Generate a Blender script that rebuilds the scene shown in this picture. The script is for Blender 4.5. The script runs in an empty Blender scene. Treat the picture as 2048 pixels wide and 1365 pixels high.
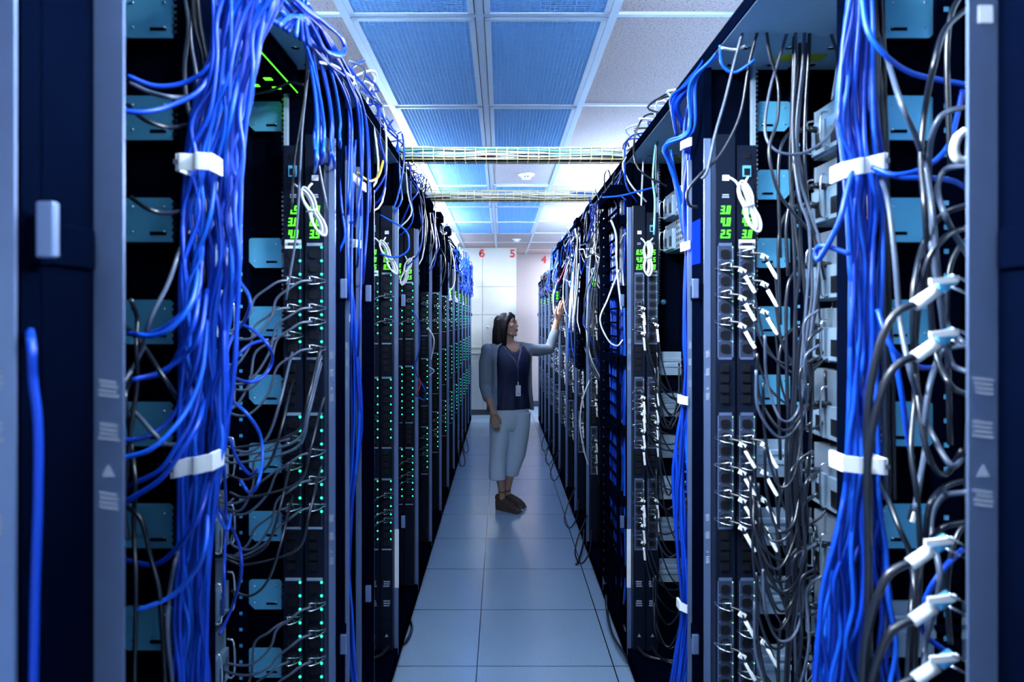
import bpy, bmesh, math, random
from mathutils import Vector, Matrix
import numpy as np
SC = bpy.context.scene
COL = SC.collection
rnd = random.Random(7)
PI = math.pi

# ---------------------------------------------------------------- camera maths (f = 1400 px, eye 1.55 m)
FPX, VX, VY, EYE = 1400.0, 1003.0, 640.0, 1.55
def W(px, py, Y):
    return Vector(((px - VX) * Y / FPX, Y, EYE - (py - VY) * Y / FPX))

# ---------------------------------------------------------------- materials
MATS = {}
def mat(name, col, rough=0.5, metal=0.0, emit=0.0, emcol=None, var=0.08, nscale=30.0, bump=0.0, coat=0.0, sample=False, spec=0.5):
    m = bpy.data.materials.new(name); m.use_nodes = True
    nt = m.node_tree; N = nt.nodes; L = nt.links
    b = N['Principled BSDF']
    b.inputs['Roughness'].default_value = rough
    b.inputs['Metallic'].default_value = metal
    b.inputs['Specular IOR Level'].default_value = spec
    if coat: b.inputs['Coat Weight'].default_value = coat
    tc = N.new('ShaderNodeTexCoord'); no = N.new('ShaderNodeTexNoise')
    no.inputs['Scale'].default_value = nscale; no.inputs['Detail'].default_value = 3
    L.new(tc.outputs['Object'], no.inputs['Vector'])
    mx = N.new('ShaderNodeMix'); mx.data_type = 'RGBA'
    c = Vector(col)
    mx.inputs['A'].default_value = (*(c * (1 - var)), 1); mx.inputs['B'].default_value = (*[min(1, v * (1 + var)) for v in c], 1)
    L.new(no.outputs['Fac'], mx.inputs['Factor'])
    L.new(mx.outputs['Result'], b.inputs['Base Color'])
    if bump:
        bp = N.new('ShaderNodeBump'); bp.inputs['Strength'].default_value = bump; bp.inputs['Distance'].default_value = 0.002
        L.new(no.outputs['Fac'], bp.inputs['Height']); L.new(bp.outputs['Normal'], b.inputs['Normal'])
    if emit:
        b.inputs['Emission Color'].default_value = (*(emcol or col), 1)
        b.inputs['Emission Strength'].default_value = emit
        if not sample: m.cycles.emission_sampling = 'NONE'
    MATS[name] = m
    return m

mat('black_paint', (0.0006, 0.0016, 0.0068), 0.6, spec=0.0)
mat('black_panel', (0.0008, 0.0018, 0.006), 0.6, spec=0.0)
mat('post_paint', (0.21, 0.30, 0.53), 0.36, metal=0.75)
mat('plate_dark', (0.022, 0.032, 0.065), 0.4)
mat('pdu_black', (0.003, 0.006, 0.016), 0.45, spec=0.15)
mat('outlet_black', (0.004, 0.005, 0.008), 0.35)
mat('steel', (0.15, 0.60, 0.92), 0.38, metal=0.55, nscale=8)
mat('roof_steel', (0.28, 0.48, 0.68), 0.45, metal=0.1, nscale=8)
mat('steel_grey', (0.36, 0.50, 0.66), 0.35, metal=0.5, nscale=8)
mat('chassis', (0.30, 0.37, 0.46), 0.4, metal=0.6, nscale=10)
mat('silver', (0.75, 0.8, 0.85), 0.2, metal=1.0)
mat('white_plastic', (0.80, 0.83, 0.88), 0.4)
mat('white_label', (0.75, 0.78, 0.84), 0.5)
mat('label_ink', (0.30, 0.34, 0.44), 0.6)
mat('blue_sticker', (0.003, 0.02, 0.50), 0.8, spec=0.0)
mat('yellow_label', (0.35, 0.40, 0.04), 0.5)
mat('cable_blue', (0.001, 0.045, 0.46), 0.38, spec=0.4)
mat('cable_blue_dark', (0.001, 0.028, 0.32), 0.38, spec=0.4)
mat('cable_blue_light', (0.004, 0.085, 0.60), 0.38, spec=0.4)
mat('cable_black', (0.006, 0.009, 0.018), 0.3, spec=0.6)
mat('cable_grey', (0.055, 0.075, 0.125), 0.35)
mat('cable_white', (0.66, 0.71, 0.78), 0.4)
mat('cable_teal', (0.15, 0.55, 0.60), 0.4)
mat('cable_red', (0.55, 0.02, 0.05), 0.4)
mat('cable_yellow', (0.62, 0.46, 0.03), 0.4)
mat('tray_yellow', (0.85, 0.76, 0.36), 0.45)
mat('green_digit', (0.02, 0.3, 0.02), 0.5, emit=0.75, emcol=(0.12, 1.0, 0.03))
mat('green_led', (0.02, 0.9, 0.45), 0.4, emit=1.1, emcol=(0.02, 1.0, 0.5))
mat('dim_led', (0.3, 0.9, 0.2), 0.4, emit=0.5, emcol=(0.35, 1.0, 0.3))
mat('red_paint', (0.62, 0.02, 0.03), 0.5)
mat('wall_white', (0.60, 0.63, 0.64), 0.45)
mat('wall_beige', (0.56, 0.46, 0.48), 0.6)
mat('skirting', (0.05, 0.06, 0.09), 0.5)
mat('grid_white', (0.58, 0.62, 0.72), 0.35)
mat('grille_blue', (0.28, 0.50, 0.80), 0.5)
mat('grille_back', (0.07, 0.17, 0.40), 0.7)
mat('lamp', (1, 1, 1), 0.5, emit=95.0, emcol=(0.80, 0.90, 1.0), sample=True)
mat('lamp_far', (1, 1, 1), 0.5, emit=4.0, emcol=(0.86, 0.93, 1.0), sample=True)
mat('lamp_fill', (1, 1, 1), 0.5, emit=7.0, emcol=(0.66, 0.84, 1.0), sample=True)  # glow of the added fill panels only

# ceiling tile: speckled mineral fibre
def tile_mat():
    m = mat('ceiling_tile', (0.62, 0.44, 0.41), 0.85, nscale=3)
    nt = m.node_tree; N = nt.nodes; L = nt.links; b = N['Principled BSDF']
    tc = N['Texture Coordinate']; n2 = N.new('ShaderNodeTexNoise'); n2.inputs['Scale'].default_value = 130; n2.inputs['Detail'].default_value = 2
    L.new(tc.outputs['Object'], n2.inputs['Vector'])
    rp = N.new('ShaderNodeValToRGB'); rp.color_ramp.elements[0].position = 0.36; rp.color_ramp.elements[0].color = (0.48, 0.45, 0.52, 1)
    rp.color_ramp.elements[1].position = 0.46; rp.color_ramp.elements[1].color = (1, 1, 1, 1)
    L.new(n2.outputs['Fac'], rp.inputs['Fac'])
    mm = N.new('ShaderNodeMix'); mm.data_type = 'RGBA'; mm.blend_type = 'MULTIPLY'; mm.inputs['Factor'].default_value = 1
    L.new(N['Mix'].outputs['Result'], mm.inputs['A']); L.new(rp.outputs['Color'], mm.inputs['B'])
    L.new(mm.outputs['Result'], b.inputs['Base Color'])
tile_mat()

FT, FX0, FY0 = 0.61, -0.109, 3.13          # floor tile size and joint origin
def floor_mat():
    m = mat('floor_tile', (0.54, 0.72, 0.98), 0.19, nscale=2)
    nt = m.node_tree; N = nt.nodes; L = nt.links; b = N['Principled BSDF']
    tc = N['Texture Coordinate']
    n2 = N.new('ShaderNodeTexNoise'); n2.inputs['Scale'].default_value = 240; n2.inputs['Detail'].default_value = 2
    L.new(tc.outputs['Object'], n2.inputs['Vector'])
    rp = N.new('ShaderNodeValToRGB'); rp.color_ramp.elements[0].position = 0.3; rp.color_ramp.elements[0].color = (0.62, 0.64, 0.70, 1)
    rp.color_ramp.elements[1].position = 0.62; rp.color_ramp.elements[1].color = (1, 1, 1, 1)
    L.new(n2.outputs['Fac'], rp.inputs['Fac'])
    mm = N.new('ShaderNodeMix'); mm.data_type = 'RGBA'; mm.blend_type = 'MULTIPLY'; mm.inputs['Factor'].default_value = 1
    L.new(N['Mix'].outputs['Result'], mm.inputs['A']); L.new(rp.outputs['Color'], mm.inputs['B'])
    sx = N.new('ShaderNodeSeparateXYZ'); L.new(tc.outputs['Object'], sx.inputs[0])
    outs = []
    for ax, off in (('X', FX0), ('Y', FY0)):
        s = N.new('ShaderNodeMath'); s.operation = 'SUBTRACT'; L.new(sx.outputs[ax], s.inputs[0]); s.inputs[1].default_value = off - 61.0
        mo = N.new('ShaderNodeMath'); mo.operation = 'MODULO'; L.new(s.outputs[0], mo.inputs[0]); mo.inputs[1].default_value = FT
        d = N.new('ShaderNodeMath'); d.operation = 'SUBTRACT'; d.inputs[1].default_value = FT / 2; L.new(mo.outputs[0], d.inputs[0])
        ab = N.new('ShaderNodeMath'); ab.operation = 'ABSOLUTE'; L.new(d.outputs[0], ab.inputs[0])
        g = N.new('ShaderNodeMath'); g.operation = 'GREATER_THAN'; L.new(ab.outputs[0], g.inputs[0]); g.inputs[1].default_value = FT / 2 - 0.0028
        outs.append(g)
    mxx = N.new('ShaderNodeMath'); mxx.operation = 'MAXIMUM'; L.new(outs[0].outputs[0], mxx.inputs[0]); L.new(outs[1].outputs[0], mxx.inputs[1])
    fin = N.new('ShaderNodeMix'); fin.data_type = 'RGBA'; L.new(mxx.outputs[0], fin.inputs['Factor'])
    L.new(mm.outputs['Result'], fin.inputs['A']); fin.inputs['B'].default_value = (0.012, 0.016, 0.03, 1)
    L.new(fin.outputs['Result'], b.inputs['Base Color'])
floor_mat()

# ---------------------------------------------------------------- object helpers
WL = {}                                       # world location of every root / part
def setp(o, label=None, cat=None, group=None, kind=None):
    if label: o['label'] = label
    if cat: o['category'] = cat
    if group: o['group'] = group
    if kind: o['kind'] = kind
    return o
def thing(name, loc, label, cat, group=None):
    o = bpy.data.objects.new(name, None); COL.objects.link(o)
    o.location = loc; o.empty_display_size = 0.1
    WL[o.name] = Vector(loc)
    return setp(o, label, cat, group)

class MB:
    def __init__(s): s.v = []; s.f = []; s.sm = []; s.mi = []; s.cur = 0
    def slot(s, i): s.cur = i; return s
    def add(s, vs, fs, smooth=False):
        n = len(s.v); s.v.extend([Vector(v) for v in vs])
        s.f.extend([tuple(n + i for i in f) for f in fs]); s.sm.extend([smooth] * len(fs)); s.mi.extend([s.cur] * len(fs)); return s
    def box(s, lo, hi):
        x0, x1 = sorted((lo[0], hi[0])); y0, y1 = sorted((lo[1], hi[1])); z0, z1 = sorted((lo[2], hi[2]))
        return s.add([(x0, y0, z0), (x1, y0, z0), (x1, y1, z0), (x0, y1, z0), (x0, y0, z1), (x1, y0, z1), (x1, y1, z1), (x0, y1, z1)],
                     [(0, 3, 2, 1), (4, 5, 6, 7), (0, 1, 5, 4), (1, 2, 6, 5), (2, 3, 7, 6), (3, 0, 4, 7)])
    def obox(s, c, ax, half):
        c = Vector(c); a = [Vector(x).normalized() * h for x, h in zip(ax, half)]
        p = [c + i * a[0] + j * a[1] + k * a[2] for k in (-1, 1) for i, j in ((-1, -1), (1, -1), (1, 1), (-1, 1))]
        return s.add(p, [(0, 3, 2, 1), (4, 5, 6, 7), (0, 1, 5, 4), (1, 2, 6, 5), (2, 3, 7, 6), (3, 0, 4, 7)])
    def prism(s, pts, ext):                   # polygon (3-D points) extruded along ext
        n = len(pts); e = Vector(ext); p = [Vector(q) for q in pts]
        return s.add(p + [q + e for q in p], [tuple(reversed(range(n))), tuple(range(n, 2 * n))] + [(i, (i + 1) % n, n + (i + 1) % n, n + i) for i in range(n)])
    def tube(s, pts, r, n=6, caps=True):
        P = [Vector(p) for p in pts]; m = len(P)
        R = r if isinstance(r, (list, tuple)) else [r] * m
        T = [((P[min(i + 1, m - 1)] - P[max(i - 1, 0)]).normalized()) for i in range(m)]
        u = T[0].orthogonal().normalized(); vs = []
        for i in range(m):
            u = (u - T[i] * u.dot(T[i]))
            u = u.normalized() if u.length > 1e-6 else T[i].orthogonal().normalized()
            w = T[i].cross(u)
            for k in range(n):
                a = 2 * PI * k / n
                vs.append(P[i] + (u * math.cos(a) + w * math.sin(a)) * R[i])
        fs = [(i * n + k, i * n + (k + 1) % n, (i + 1) * n + (k + 1) % n, (i + 1) * n + k) for i in range(m - 1) for k in range(n)]
        if caps: fs += [tuple(reversed(range(n))), tuple((m - 1) * n + k for k in range(n))]
        return s.add(vs, fs, True)
    def cyl(s, a, b, r, n=12, r2=None):
        return s.tube([a, b], [r, r2 if r2 is not None else r], n)
    def ball(s, c, r, nu=10, nv=7):
        c = Vector(c); rx, ry, rz = (r, r, r) if not hasattr(r, '__len__') else r
        vs = [c + Vector((0, 0, rz))]
        for j in range(1, nv):
            t = PI * j / nv
            for i in range(nu):
                a = 2 * PI * i / nu
                vs.append(c + Vector((rx * math.sin(t) * math.cos(a), ry * math.sin(t) * math.sin(a), rz * math.cos(t))))
        vs.append(c - Vector((0, 0, rz)))
        fs = [(0, 1 + i, 1 + (i + 1) % nu) for i in range(nu)]
        for j in range(nv - 2):
            for i in range(nu):
                a = 1 + j * nu + i; b = 1 + j * nu + (i + 1) % nu
                fs.append((a, a + nu, b + nu, b))
        l = len(vs) - 1
        fs += [(l, 1 + (nv - 2) * nu + (i + 1) % nu, 1 + (nv - 2) * nu + i) for i in range(nu)]
        return s.add(vs, fs, True)
    def loft(s, rings, closed=True, caps=True, smooth=True):
        n = len(rings[0]); m = len(rings); vs = [Vector(p) for r in rings for p in r]
        fs = []
        for i in range(m - 1):
            for k in range(n if closed else n - 1):
                fs.append((i * n + k, i * n + (k + 1) % n, (i + 1) * n + (k + 1) % n, (i + 1) * n + k))
        if caps: fs += [tuple(reversed(range(n))), tuple((m - 1) * n + k for k in range(n))]
        return s.add(vs, fs, smooth)
    def mesh(s, name, m, org=(0, 0, 0)):
        o = Vector(org); me = bpy.data.meshes.new(name)
        me.from_pydata([v - o for v in s.v], [], s.f)
        me.polygons.foreach_set('use_smooth', s.sm)
        for q in (m if isinstance(m, (list, tuple)) else [m]): me.materials.append(MATS[q])
        me.polygons.foreach_set('material_index', s.mi); me.update()
        return me
    def build(s, name, m, parent=None, label=None, bevel=0, kind=None):
        org = WL[parent.name] if parent else s.v[0].copy()
        me = s.mesh(name, m, org)
        o = bpy.data.objects.new(name, me); COL.objects.link(o)
        if parent: o.parent = parent; WL[o.name] = org
        else: o.location = org; WL[o.name] = org
        if label: o['label'] = label
        if kind: o['kind'] = kind
        if bevel:
            b = o.modifiers.new('bevel', 'BEVEL'); b.width = bevel; b.segments = 2; b.limit_method = 'ANGLE'
        return o
def struct(name, mb, m):
    return setp(mb.build(name, m), kind='structure')
def copy_tree(o, parent=None):
    c = o.copy(); COL.objects.link(c)
    if parent: c.parent = parent
    for ch in list(o.children): copy_tree(ch, c)
    return c

def smooth_path(P, k=6):
    P = [Vector(p) for p in P]
    if len(P) < 3: return P
    Q = [P[0] * 2 - P[1]] + P + [P[-1] * 2 - P[-2]]; out = []
    for i in range(1, len(Q) - 2):
        a, b, c, d = Q[i - 1:i + 3]
        for j in range(k):
            t = j / k
            out.append(0.5 * ((2 * b) + (c - a) * t + (2 * a - 5 * b + 4 * c - d) * t * t + (3 * b - a - 3 * c + d) * t ** 3))
    out.append(P[-1]); return out
BLUES = ['cable_blue', 'cable_blue', 'cable_blue_dark', 'cable_blue_light']
def cable(pts, r, m, label, group=None, cat='cable', name='network_cable', k=6, n=6):
    if name == 'network_cable':
        if 'black' in m or 'grey' in m: name, cat = 'dark_cable', 'dark cable'
        elif 'white' in m: name, cat = 'white_cable', 'white cable'
    o = MB().tube(smooth_path(pts, k), r, n).build(name, m)
    return setp(o, label, cat, group)

ORD = ['first', 'second', 'third', 'fourth', 'fifth', 'sixth', 'seventh', 'eighth', 'ninth', 'tenth', 'eleventh', 'twelfth', 'thirteenth', 'fourteenth',
       'fifteenth', 'sixteenth', 'seventeenth', 'eighteenth', 'nineteenth', 'twentieth'] + ['twenty-' + w for w in ['first', 'second', 'third', 'fourth', 'fifth', 'sixth', 'seventh', 'eighth', 'ninth']]

# rows of racks: left face at x = -0.46, right face at x = +0.56
FACE = {-1: 0.46, 1: 0.56}
ROW = {-1: 'left row', 1: 'right row'}
B = [0.70, 1.33, 1.97, 2.33] + [3.15 + 0.75 * i for i in range(11)]      # far boundary of rack 0, 1, 2 ...
def X(s, off): return s * (FACE[s] + off)
CEIL = 2.73
TOP = 2.25
# ================================================================ ROOM
XW, YN, YF = 3.4, -4.0, 12.5
struct('floor', MB().box((-XW, YN, -0.05), (XW, YF, 0)), 'floor_tile').location = (0, 0, 0)
fl = bpy.data.objects['floor']
for v in fl.data.vertices: v.co += Vector((-XW, YN, -0.05))
cl = struct('ceiling', MB().box((-XW, YN, CEIL), (XW, YF, CEIL + 0.05)), 'ceiling_tile')
struct('wall_left', MB().box((-XW - 0.1, YN, 0), (-XW, YF, CEIL)), 'wall_white')
struct('wall_right', MB().box((XW, YN, 0), (XW + 0.1, YF, CEIL)), 'wall_white')
struct('wall_near', MB().box((-XW, YN - 0.1, 0), (XW, YN, CEIL)), 'wall_white')
struct('wall_far', MB().box((-XW, YF, 0), (XW, YF + 0.1, CEIL)), 'wall_beige')
YP = 11.4
XP = (1033 - VX) * YP / FPX
# white panelled wall that stands forward of the beige one
wp = MB()
zj = [0.0, EYE - (640 + 66 - 640) * YP / FPX, EYE + 10 * YP / FPX, EYE + 66 * YP / FPX, CEIL]
xj = [-XW]
x6 = (965 - VX) * YP / FPX
xs = [x6 - 1.2, x6, XP]
for xa, xb in ((-XW, xs[0]), (xs[0], xs[1]), (xs[1], xs[2])):
    zs = [0.0, EYE + 10 * YP / FPX, EYE + 66 * YP / FPX, CEIL]
    for za, zb in zip(zs, zs[1:]):
        wp.box((xa + 0.004, YP, za + 0.005), (xb - 0.004, YP + 0.06, zb - 0.005))
struct('wall_panelled', wp, 'wall_white')
struct('wall_panel_core', MB().box((-XW, YP + 0.02, 0), (XP, YF, CEIL)), 'wall_white')
struct('baseboard_panelled', MB().box((-XW, YP - 0.015, 0), (XP, YP, 0.085)), 'skirting')
struct('baseboard_far', MB().box((XP, YF - 0.015, 0), (XW, YF, 0.10)), 'skirting')
# narrow ledge rail on the panelled wall
t = struct('trim_1', MB().box((-1.2, YP - 0.05, 1.0), (x6 - 0.02, YP, 1.045)).box((-1.2, YP - 0.03, 1.09), (x6 - 0.02, YP, 1.11)), 'wall_white')
setp(MB().cyl((x6 + 0.09, YP - 0.02, 1.43), (x6 + 0.09, YP, 1.43), 0.018).build('panel_lock', 'silver'),
     'small round metal lock on the white wall panel', 'lock')

# ceiling grid
GY = [2.69 + 1.13 * i for i in range(-6, 9)]
GX = [-0.6 + 0.515 * i for i in range(-6, 9)]
tr = MB()
for x in GX: tr.box((x - 0.016, YN, CEIL - 0.012), (x + 0.016, YF, CEIL))
for y in GY: tr.box((-XW, y - 0.012, CEIL - 0.011), (XW, y + 0.012, CEIL))
struct('trim_2', tr, 'grid_white')

# egg-crate return grilles
def make_grille(w, d, loc, label):
    t = thing('ceiling_grille', loc, label, 'ceiling grille', 'perforated ceiling grilles above the aisle')
    x, y, z = loc
    fr = MB(); fw = 0.022; z0, z1 = z, z + 0.016
    fr.box((x - w / 2, y - d / 2, z0), (x - w / 2 + fw, y + d / 2, z1)).box((x + w / 2 - fw, y - d / 2, z0), (x + w / 2, y + d / 2, z1))
    fr.box((x - w / 2, y - d / 2, z0), (x + w / 2, y - d / 2 + fw, z1)).box((x - w / 2, y + d / 2 - fw, z0), (x + w / 2, y + d / 2, z1))
    fr.build('frame', 'grid_white', t)
    g = MB(); c = 0.0185
    nx = int((w - 2 * fw) / c); ny = int((d - 2 * fw) / c)
    for i in range(nx + 1):
        xx = x - w / 2 + fw + (w - 2 * fw) * i / nx
        g.box((xx - 0.0014, y - d / 2 + fw, z + 0.003), (xx + 0.0014, y + d / 2 - fw, z + 0.014))
    for j in range(ny + 1):
        yy = y - d / 2 + fw + (d - 2 * fw) * j / ny
        g.box((x - w / 2 + fw, yy - 0.0014, z + 0.003), (x + w / 2 - fw, yy + 0.0014, z + 0.014))
    g.build('lattice', 'grille_blue', t)
    MB().box((x - w / 2 + fw, y - d / 2 + fw, z + 0.0145), (x + w / 2 - fw, y + d / 2 - fw, z + 0.0165)).build('backing', 'grille_back', t)
    return t
gr0 = None; cols = ['left', 'right']
rows_n = ['cut off by the top of the frame', 'large and nearest in full view', 'just in front of the nearer cable tray', 'above the nearer cable tray', 'between the two cable trays',
          'above the farther cable tray', 'just beyond the farther cable tray', 'in the last row before the far wall']
for j, jy in enumerate(range(5, 13)):
    yc = (GY[jy] + GY[jy + 1]) / 2 if jy + 1 < len(GY) else GY[jy] + 0.565
    if yc > 9.4: continue
    for i in (0, 1):
        if i == 1 and 5.0 < yc < 6.0: continue         # a plain tile with the smoke detector
        xc = (GX[6 + i] + GX[7 + i]) / 2
        lab = 'blue perforated ceiling grille in the %s column, %s' % (cols[i], rows_n[j])
        loc = (xc, yc, CEIL - 0.018)
        if gr0 is None: gr0 = make_grille(0.475, 1.10, loc, lab)
        else:
            c = copy_tree(gr0); c.location = loc; c['label'] = lab

# ceiling lights
def make_light(loc, label):
    t = thing('ceiling_light', loc, label, 'ceiling light', 'recessed fluorescent ceiling lights')
    x, y, z = loc; w, d = 0.475, 1.09
    f = MB(); fw = 0.02
    for a, b in (((-w / 2, -d / 2), (-w / 2 + fw, d / 2)), ((w / 2 - fw, -d / 2), (w / 2, d / 2)), ((-w / 2, -d / 2), (w / 2, -d / 2 + fw)), ((-w / 2, d / 2 - fw), (w / 2, d / 2))):
        f.box((x + a[0], y + a[1], z), (x + b[0], y + b[1], z + 0.016))
    f.build('frame', 'grid_white', t)
    MB().prism([(x - w / 2 + fw, y - d / 2 + fw, z + .01), (x - w / 2 + .06, y - d / 2 + fw, z - .036), (x + w / 2 - .06, y - d / 2 + fw, z - .036), (x + w / 2 - fw, y - d / 2 + fw, z + .01)], (0, d - 2 * fw, 0)).build('diffuser', 'lamp', t, label='glowing white diffuser')
    return t
lt0 = None
def recolour(c, m):
    d = [q for q in c.children if q.name.startswith('diffuser')][0]; d.data = d.data.copy(); d.data.materials[0] = MATS[m]
LY = [(1.0, 'nearest'), (5.52, 'beyond the first cable tray'), (7.78, 'halfway along the rows'), (10.05, 'close to the far wall')]  # halfway pair is added, mostly hidden, to brighten the middle of the aisle
for s, xx in ((-1, (GX[5] + GX[6]) / 2), (1, (GX[9] + GX[10]) / 2)):
    for y, w in LY:
        loc = (xx, y, CEIL - 0.018)
        lab = 'bright ceiling light panel above the %s racks, %s' % ('left' if s < 0 else 'right', w)
        if lt0 is None: lt0 = make_light(loc, lab)
        else:
            c = copy_tree(lt0); c.location = loc; c['label'] = lab
            if y > 9: recolour(c, 'lamp_far')

for xx, y, w in ((GX[10] + .2575, 3.26, 'above the right racks at the nearer tray'), (GX[2] + .2575, 10.7, 'over the far left corner'), (GX[11] + .2575, 11.3, 'over the far right corner'), (GX[9] + .2575, 11.8, 'beyond the end of the right row')):
    c = copy_tree(lt0); c.location = (xx, y, CEIL - 0.018); c['label'] = 'added unseen ceiling light panel ' + w
    recolour(c, 'lamp_fill')  # hidden panels added to brighten the rows and the far end
for i, (xx, y) in enumerate(((GX[6] + .2575, .995), (GX[7] + .2575, .995), (GX[6] + .2575, -1.265), (GX[7] + .2575, -1.265))):  # unseen panels added so that light reaches the near racks
    c = copy_tree(lt0); c.location = (xx, y, CEIL - 0.018)
    c['label'] = 'added ceiling light panel over the aisle, %s the camera, %s one of the pair' % (('above' if y > 0 else 'well behind'), ('left', 'right')[i % 2])
    d = [q for q in c.children if q.name.startswith('diffuser')][0]; d.data = d.data.copy(); d.data.materials[0] = MATS['lamp_fill']
# smoke detectors
def detector(loc, label):
    t = thing('smoke_detector', loc, label, 'smoke detector'); x, y, z = loc
    MB().cyl((x, y, z - 0.014), (x, y, z), 0.062, 24, 0.068).build('base', 'white_plastic', t)
    MB().cyl((x, y, z - 0.042), (x, y, z - 0.014), 0.036, 24, 0.045).build('sensor', 'white_plastic', t)
    g = MB()
    for i in range(10):
        a = 2 * PI * i / 10
        g.box((x + 0.039 * math.cos(a) - 0.004, y + 0.039 * math.sin(a) - 0.004, z - 0.034), (x + 0.039 * math.cos(a) + 0.004, y + 0.039 * math.sin(a) + 0.004, z - 0.022))
    g.build('vent', 'skirting', t)
detector((0.20, 5.65, CEIL - 0.001), 'white round smoke detector on plain tile between the cable trays')
detector((0.22, 10.2, CEIL - 0.001), 'small white smoke detector on ceiling near the far wall')

# red aisle numbers
def number(ch, px, py, Y, h, label):
    cu = bpy.data.curves.new('aisle_number', 'FONT'); cu.body = ch; cu.size = h * 1.38; cu.extrude = 0.006; cu.offset = 0.005
    cu.align_x = 'CENTER'; cu.materials.append(MATS['red_paint'])
    o = bpy.data.objects.new('aisle_number', cu); COL.objects.link(o)
    p = W(px, py, Y); o.location = (p.x, Y - 0.008, p.z - h / 2); o.rotation_euler = (PI / 2, 0, 0)
    me = bpy.data.meshes.new_from_object(o.evaluated_get(bpy.context.evaluated_depsgraph_get()))
    n = bpy.data.objects.new('aisle_number', me); COL.objects.link(n); n.matrix_world = o.matrix_basis.copy()
    bpy.data.objects.remove(o); n.name = 'aisle_number'
    setp(n, label, 'number')
c6 = W(964, 507, YP); g6 = MB(); y6 = YP - .014; hh = .064
def strip6(pts_o, pts_i):
    for (a, b), (c, d) in zip(zip(pts_o, pts_o[1:]), zip(pts_i, pts_i[1:])):
        g6.prism([(c6.x + q[0], y6, c6.z + q[1]) for q in (a, b, d, c)], (0, .013, 0))
ring6 = lambda rx, rz, a0, a1, cz, n=22: [(rx * math.cos(a0 + (a1 - a0) * i / n), cz + rz * math.sin(a0 + (a1 - a0) * i / n)) for i in range(n + 1)]
strip6(ring6(.046, .042, 0, 2 * PI, -.022), ring6(.018, .020, 0, 2 * PI, -.022))
strip6(ring6(.046, .064, .25 * PI, PI, 0), ring6(.020, .040, .25 * PI, PI, 0)); strip6([(-.046, 0), (-.046, -.022)], [(-.020, 0), (-.020, -.022)])
setp(g6.build('aisle_number', 'red_paint'), 'red number 6 high on the white panelled wall', 'number')
number('5', 1025, 507, YP, 0.128, 'red number 5 high at the corner of the white wall')
number('4', 1088, 519, YF, 0.125, 'red number 4 high on the beige far wall')

# yellow wire cable trays across the aisle
def tray(Y, x0, x1, label, where, n):
    z0, z1, dp = 2.285, 2.338, 0.09
    t = thing('cable_tray', ((x0 + x1) / 2, Y, z0), label, 'cable tray')
    m = MB(); r = 0.0026
    for y in (Y, Y + dp):
        for z in (z0, (z0 + z1) / 2, z1): m.tube([(x0, y, z), (x1, y, z)], r, 5)
    m.tube([(x0, Y + dp / 2, z0), (x1, Y + dp / 2, z0)], r, 5)
    k = int((x1 - x0) / 0.047)
    for i in range(k + 1):
        x = x0 + (x1 - x0) * i / k
        m.tube([(x, Y, z1 + 0.003), (x, Y, z0), (x, Y + dp, z0), (x, Y + dp, z1 + 0.003)], r, 5)
    m.build('wire_mesh', 'tray_yellow', t)
    MB().box((x0, Y + 0.006, z0 + 0.003), (x1, Y + dp - 0.006, z0 + 0.006)).build('liner', 'black_panel', t, label='black liner under the cables')
    for i in range(n):
        mt = rnd.choice(['cable_blue', 'cable_white', 'cable_white', 'cable_teal', 'cable_blue_light', 'cable_white', 'cable_white', 'cable_white'] if i else ['cable_red'])
        yy = Y + 0.015 + rnd.random() * (dp - 0.03); zz = z0 + 0.012 + rnd.random() * 0.035
        P = [(x0 - 0.15 + (x1 - x0 + 0.3) * j / 9, yy + rnd.uniform(-.012, .012), zz + rnd.uniform(-.012, .012)) for j in range(10)]
        cable(P, 0.0056, mt, '%s cable lying in the %s yellow wire tray' % (mt.split('_')[1], where), '%s cables in the %s tray' % (mt.split('_')[1], where), k=4)
tray(3.2, -0.60, 0.70, 'yellow wire cable tray crossing the aisle, nearer and larger one', 'nearer', 22)
tray(4.27, -0.60, 0.70, 'yellow wire cable tray crossing the aisle, farther one', 'farther', 15)
# ================================================================ RACKS
def text_bars(m, x0, x1, y, z, n, dz, s, slant=0.0):
    for i in range(n):
        a = x0 + (x1 - x0) * rnd.uniform(0, .12); b = x1 - (x1 - x0) * rnd.uniform(0, .18)
        zz = z - i * dz
        m.prism([(a, y, zz), (b, y, zz - slant), (b, y, zz - slant + dz * .55), (a, y, zz + dz * .55)], (0, -0.0006, 0))
def warning_block(s, xa, xb, y, zt, sc, m):
    m.slot(1); w = xb - xa; x0, x1 = xa + w * .14, xb - w * .14
    z = zt
    for j in range(4):
        if j in (2,):
            c = (x0 + x1) / 2; r = abs(w) * .22
            m.prism([(c - r, y, z - r * 1.3), (c + r, y, z - r * 1.3), (c, y, z + r * .6)], (0, -0.0006, 0)); z -= r * 2.6 + .01 * sc
        else:
            text_bars(m, x0, x1, y, z, 4, 0.0052 * sc, s, slant=0.0028 * s * -1); z -= 0.0052 * sc * 4 + .028 * sc
    m.slot(0)

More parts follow.
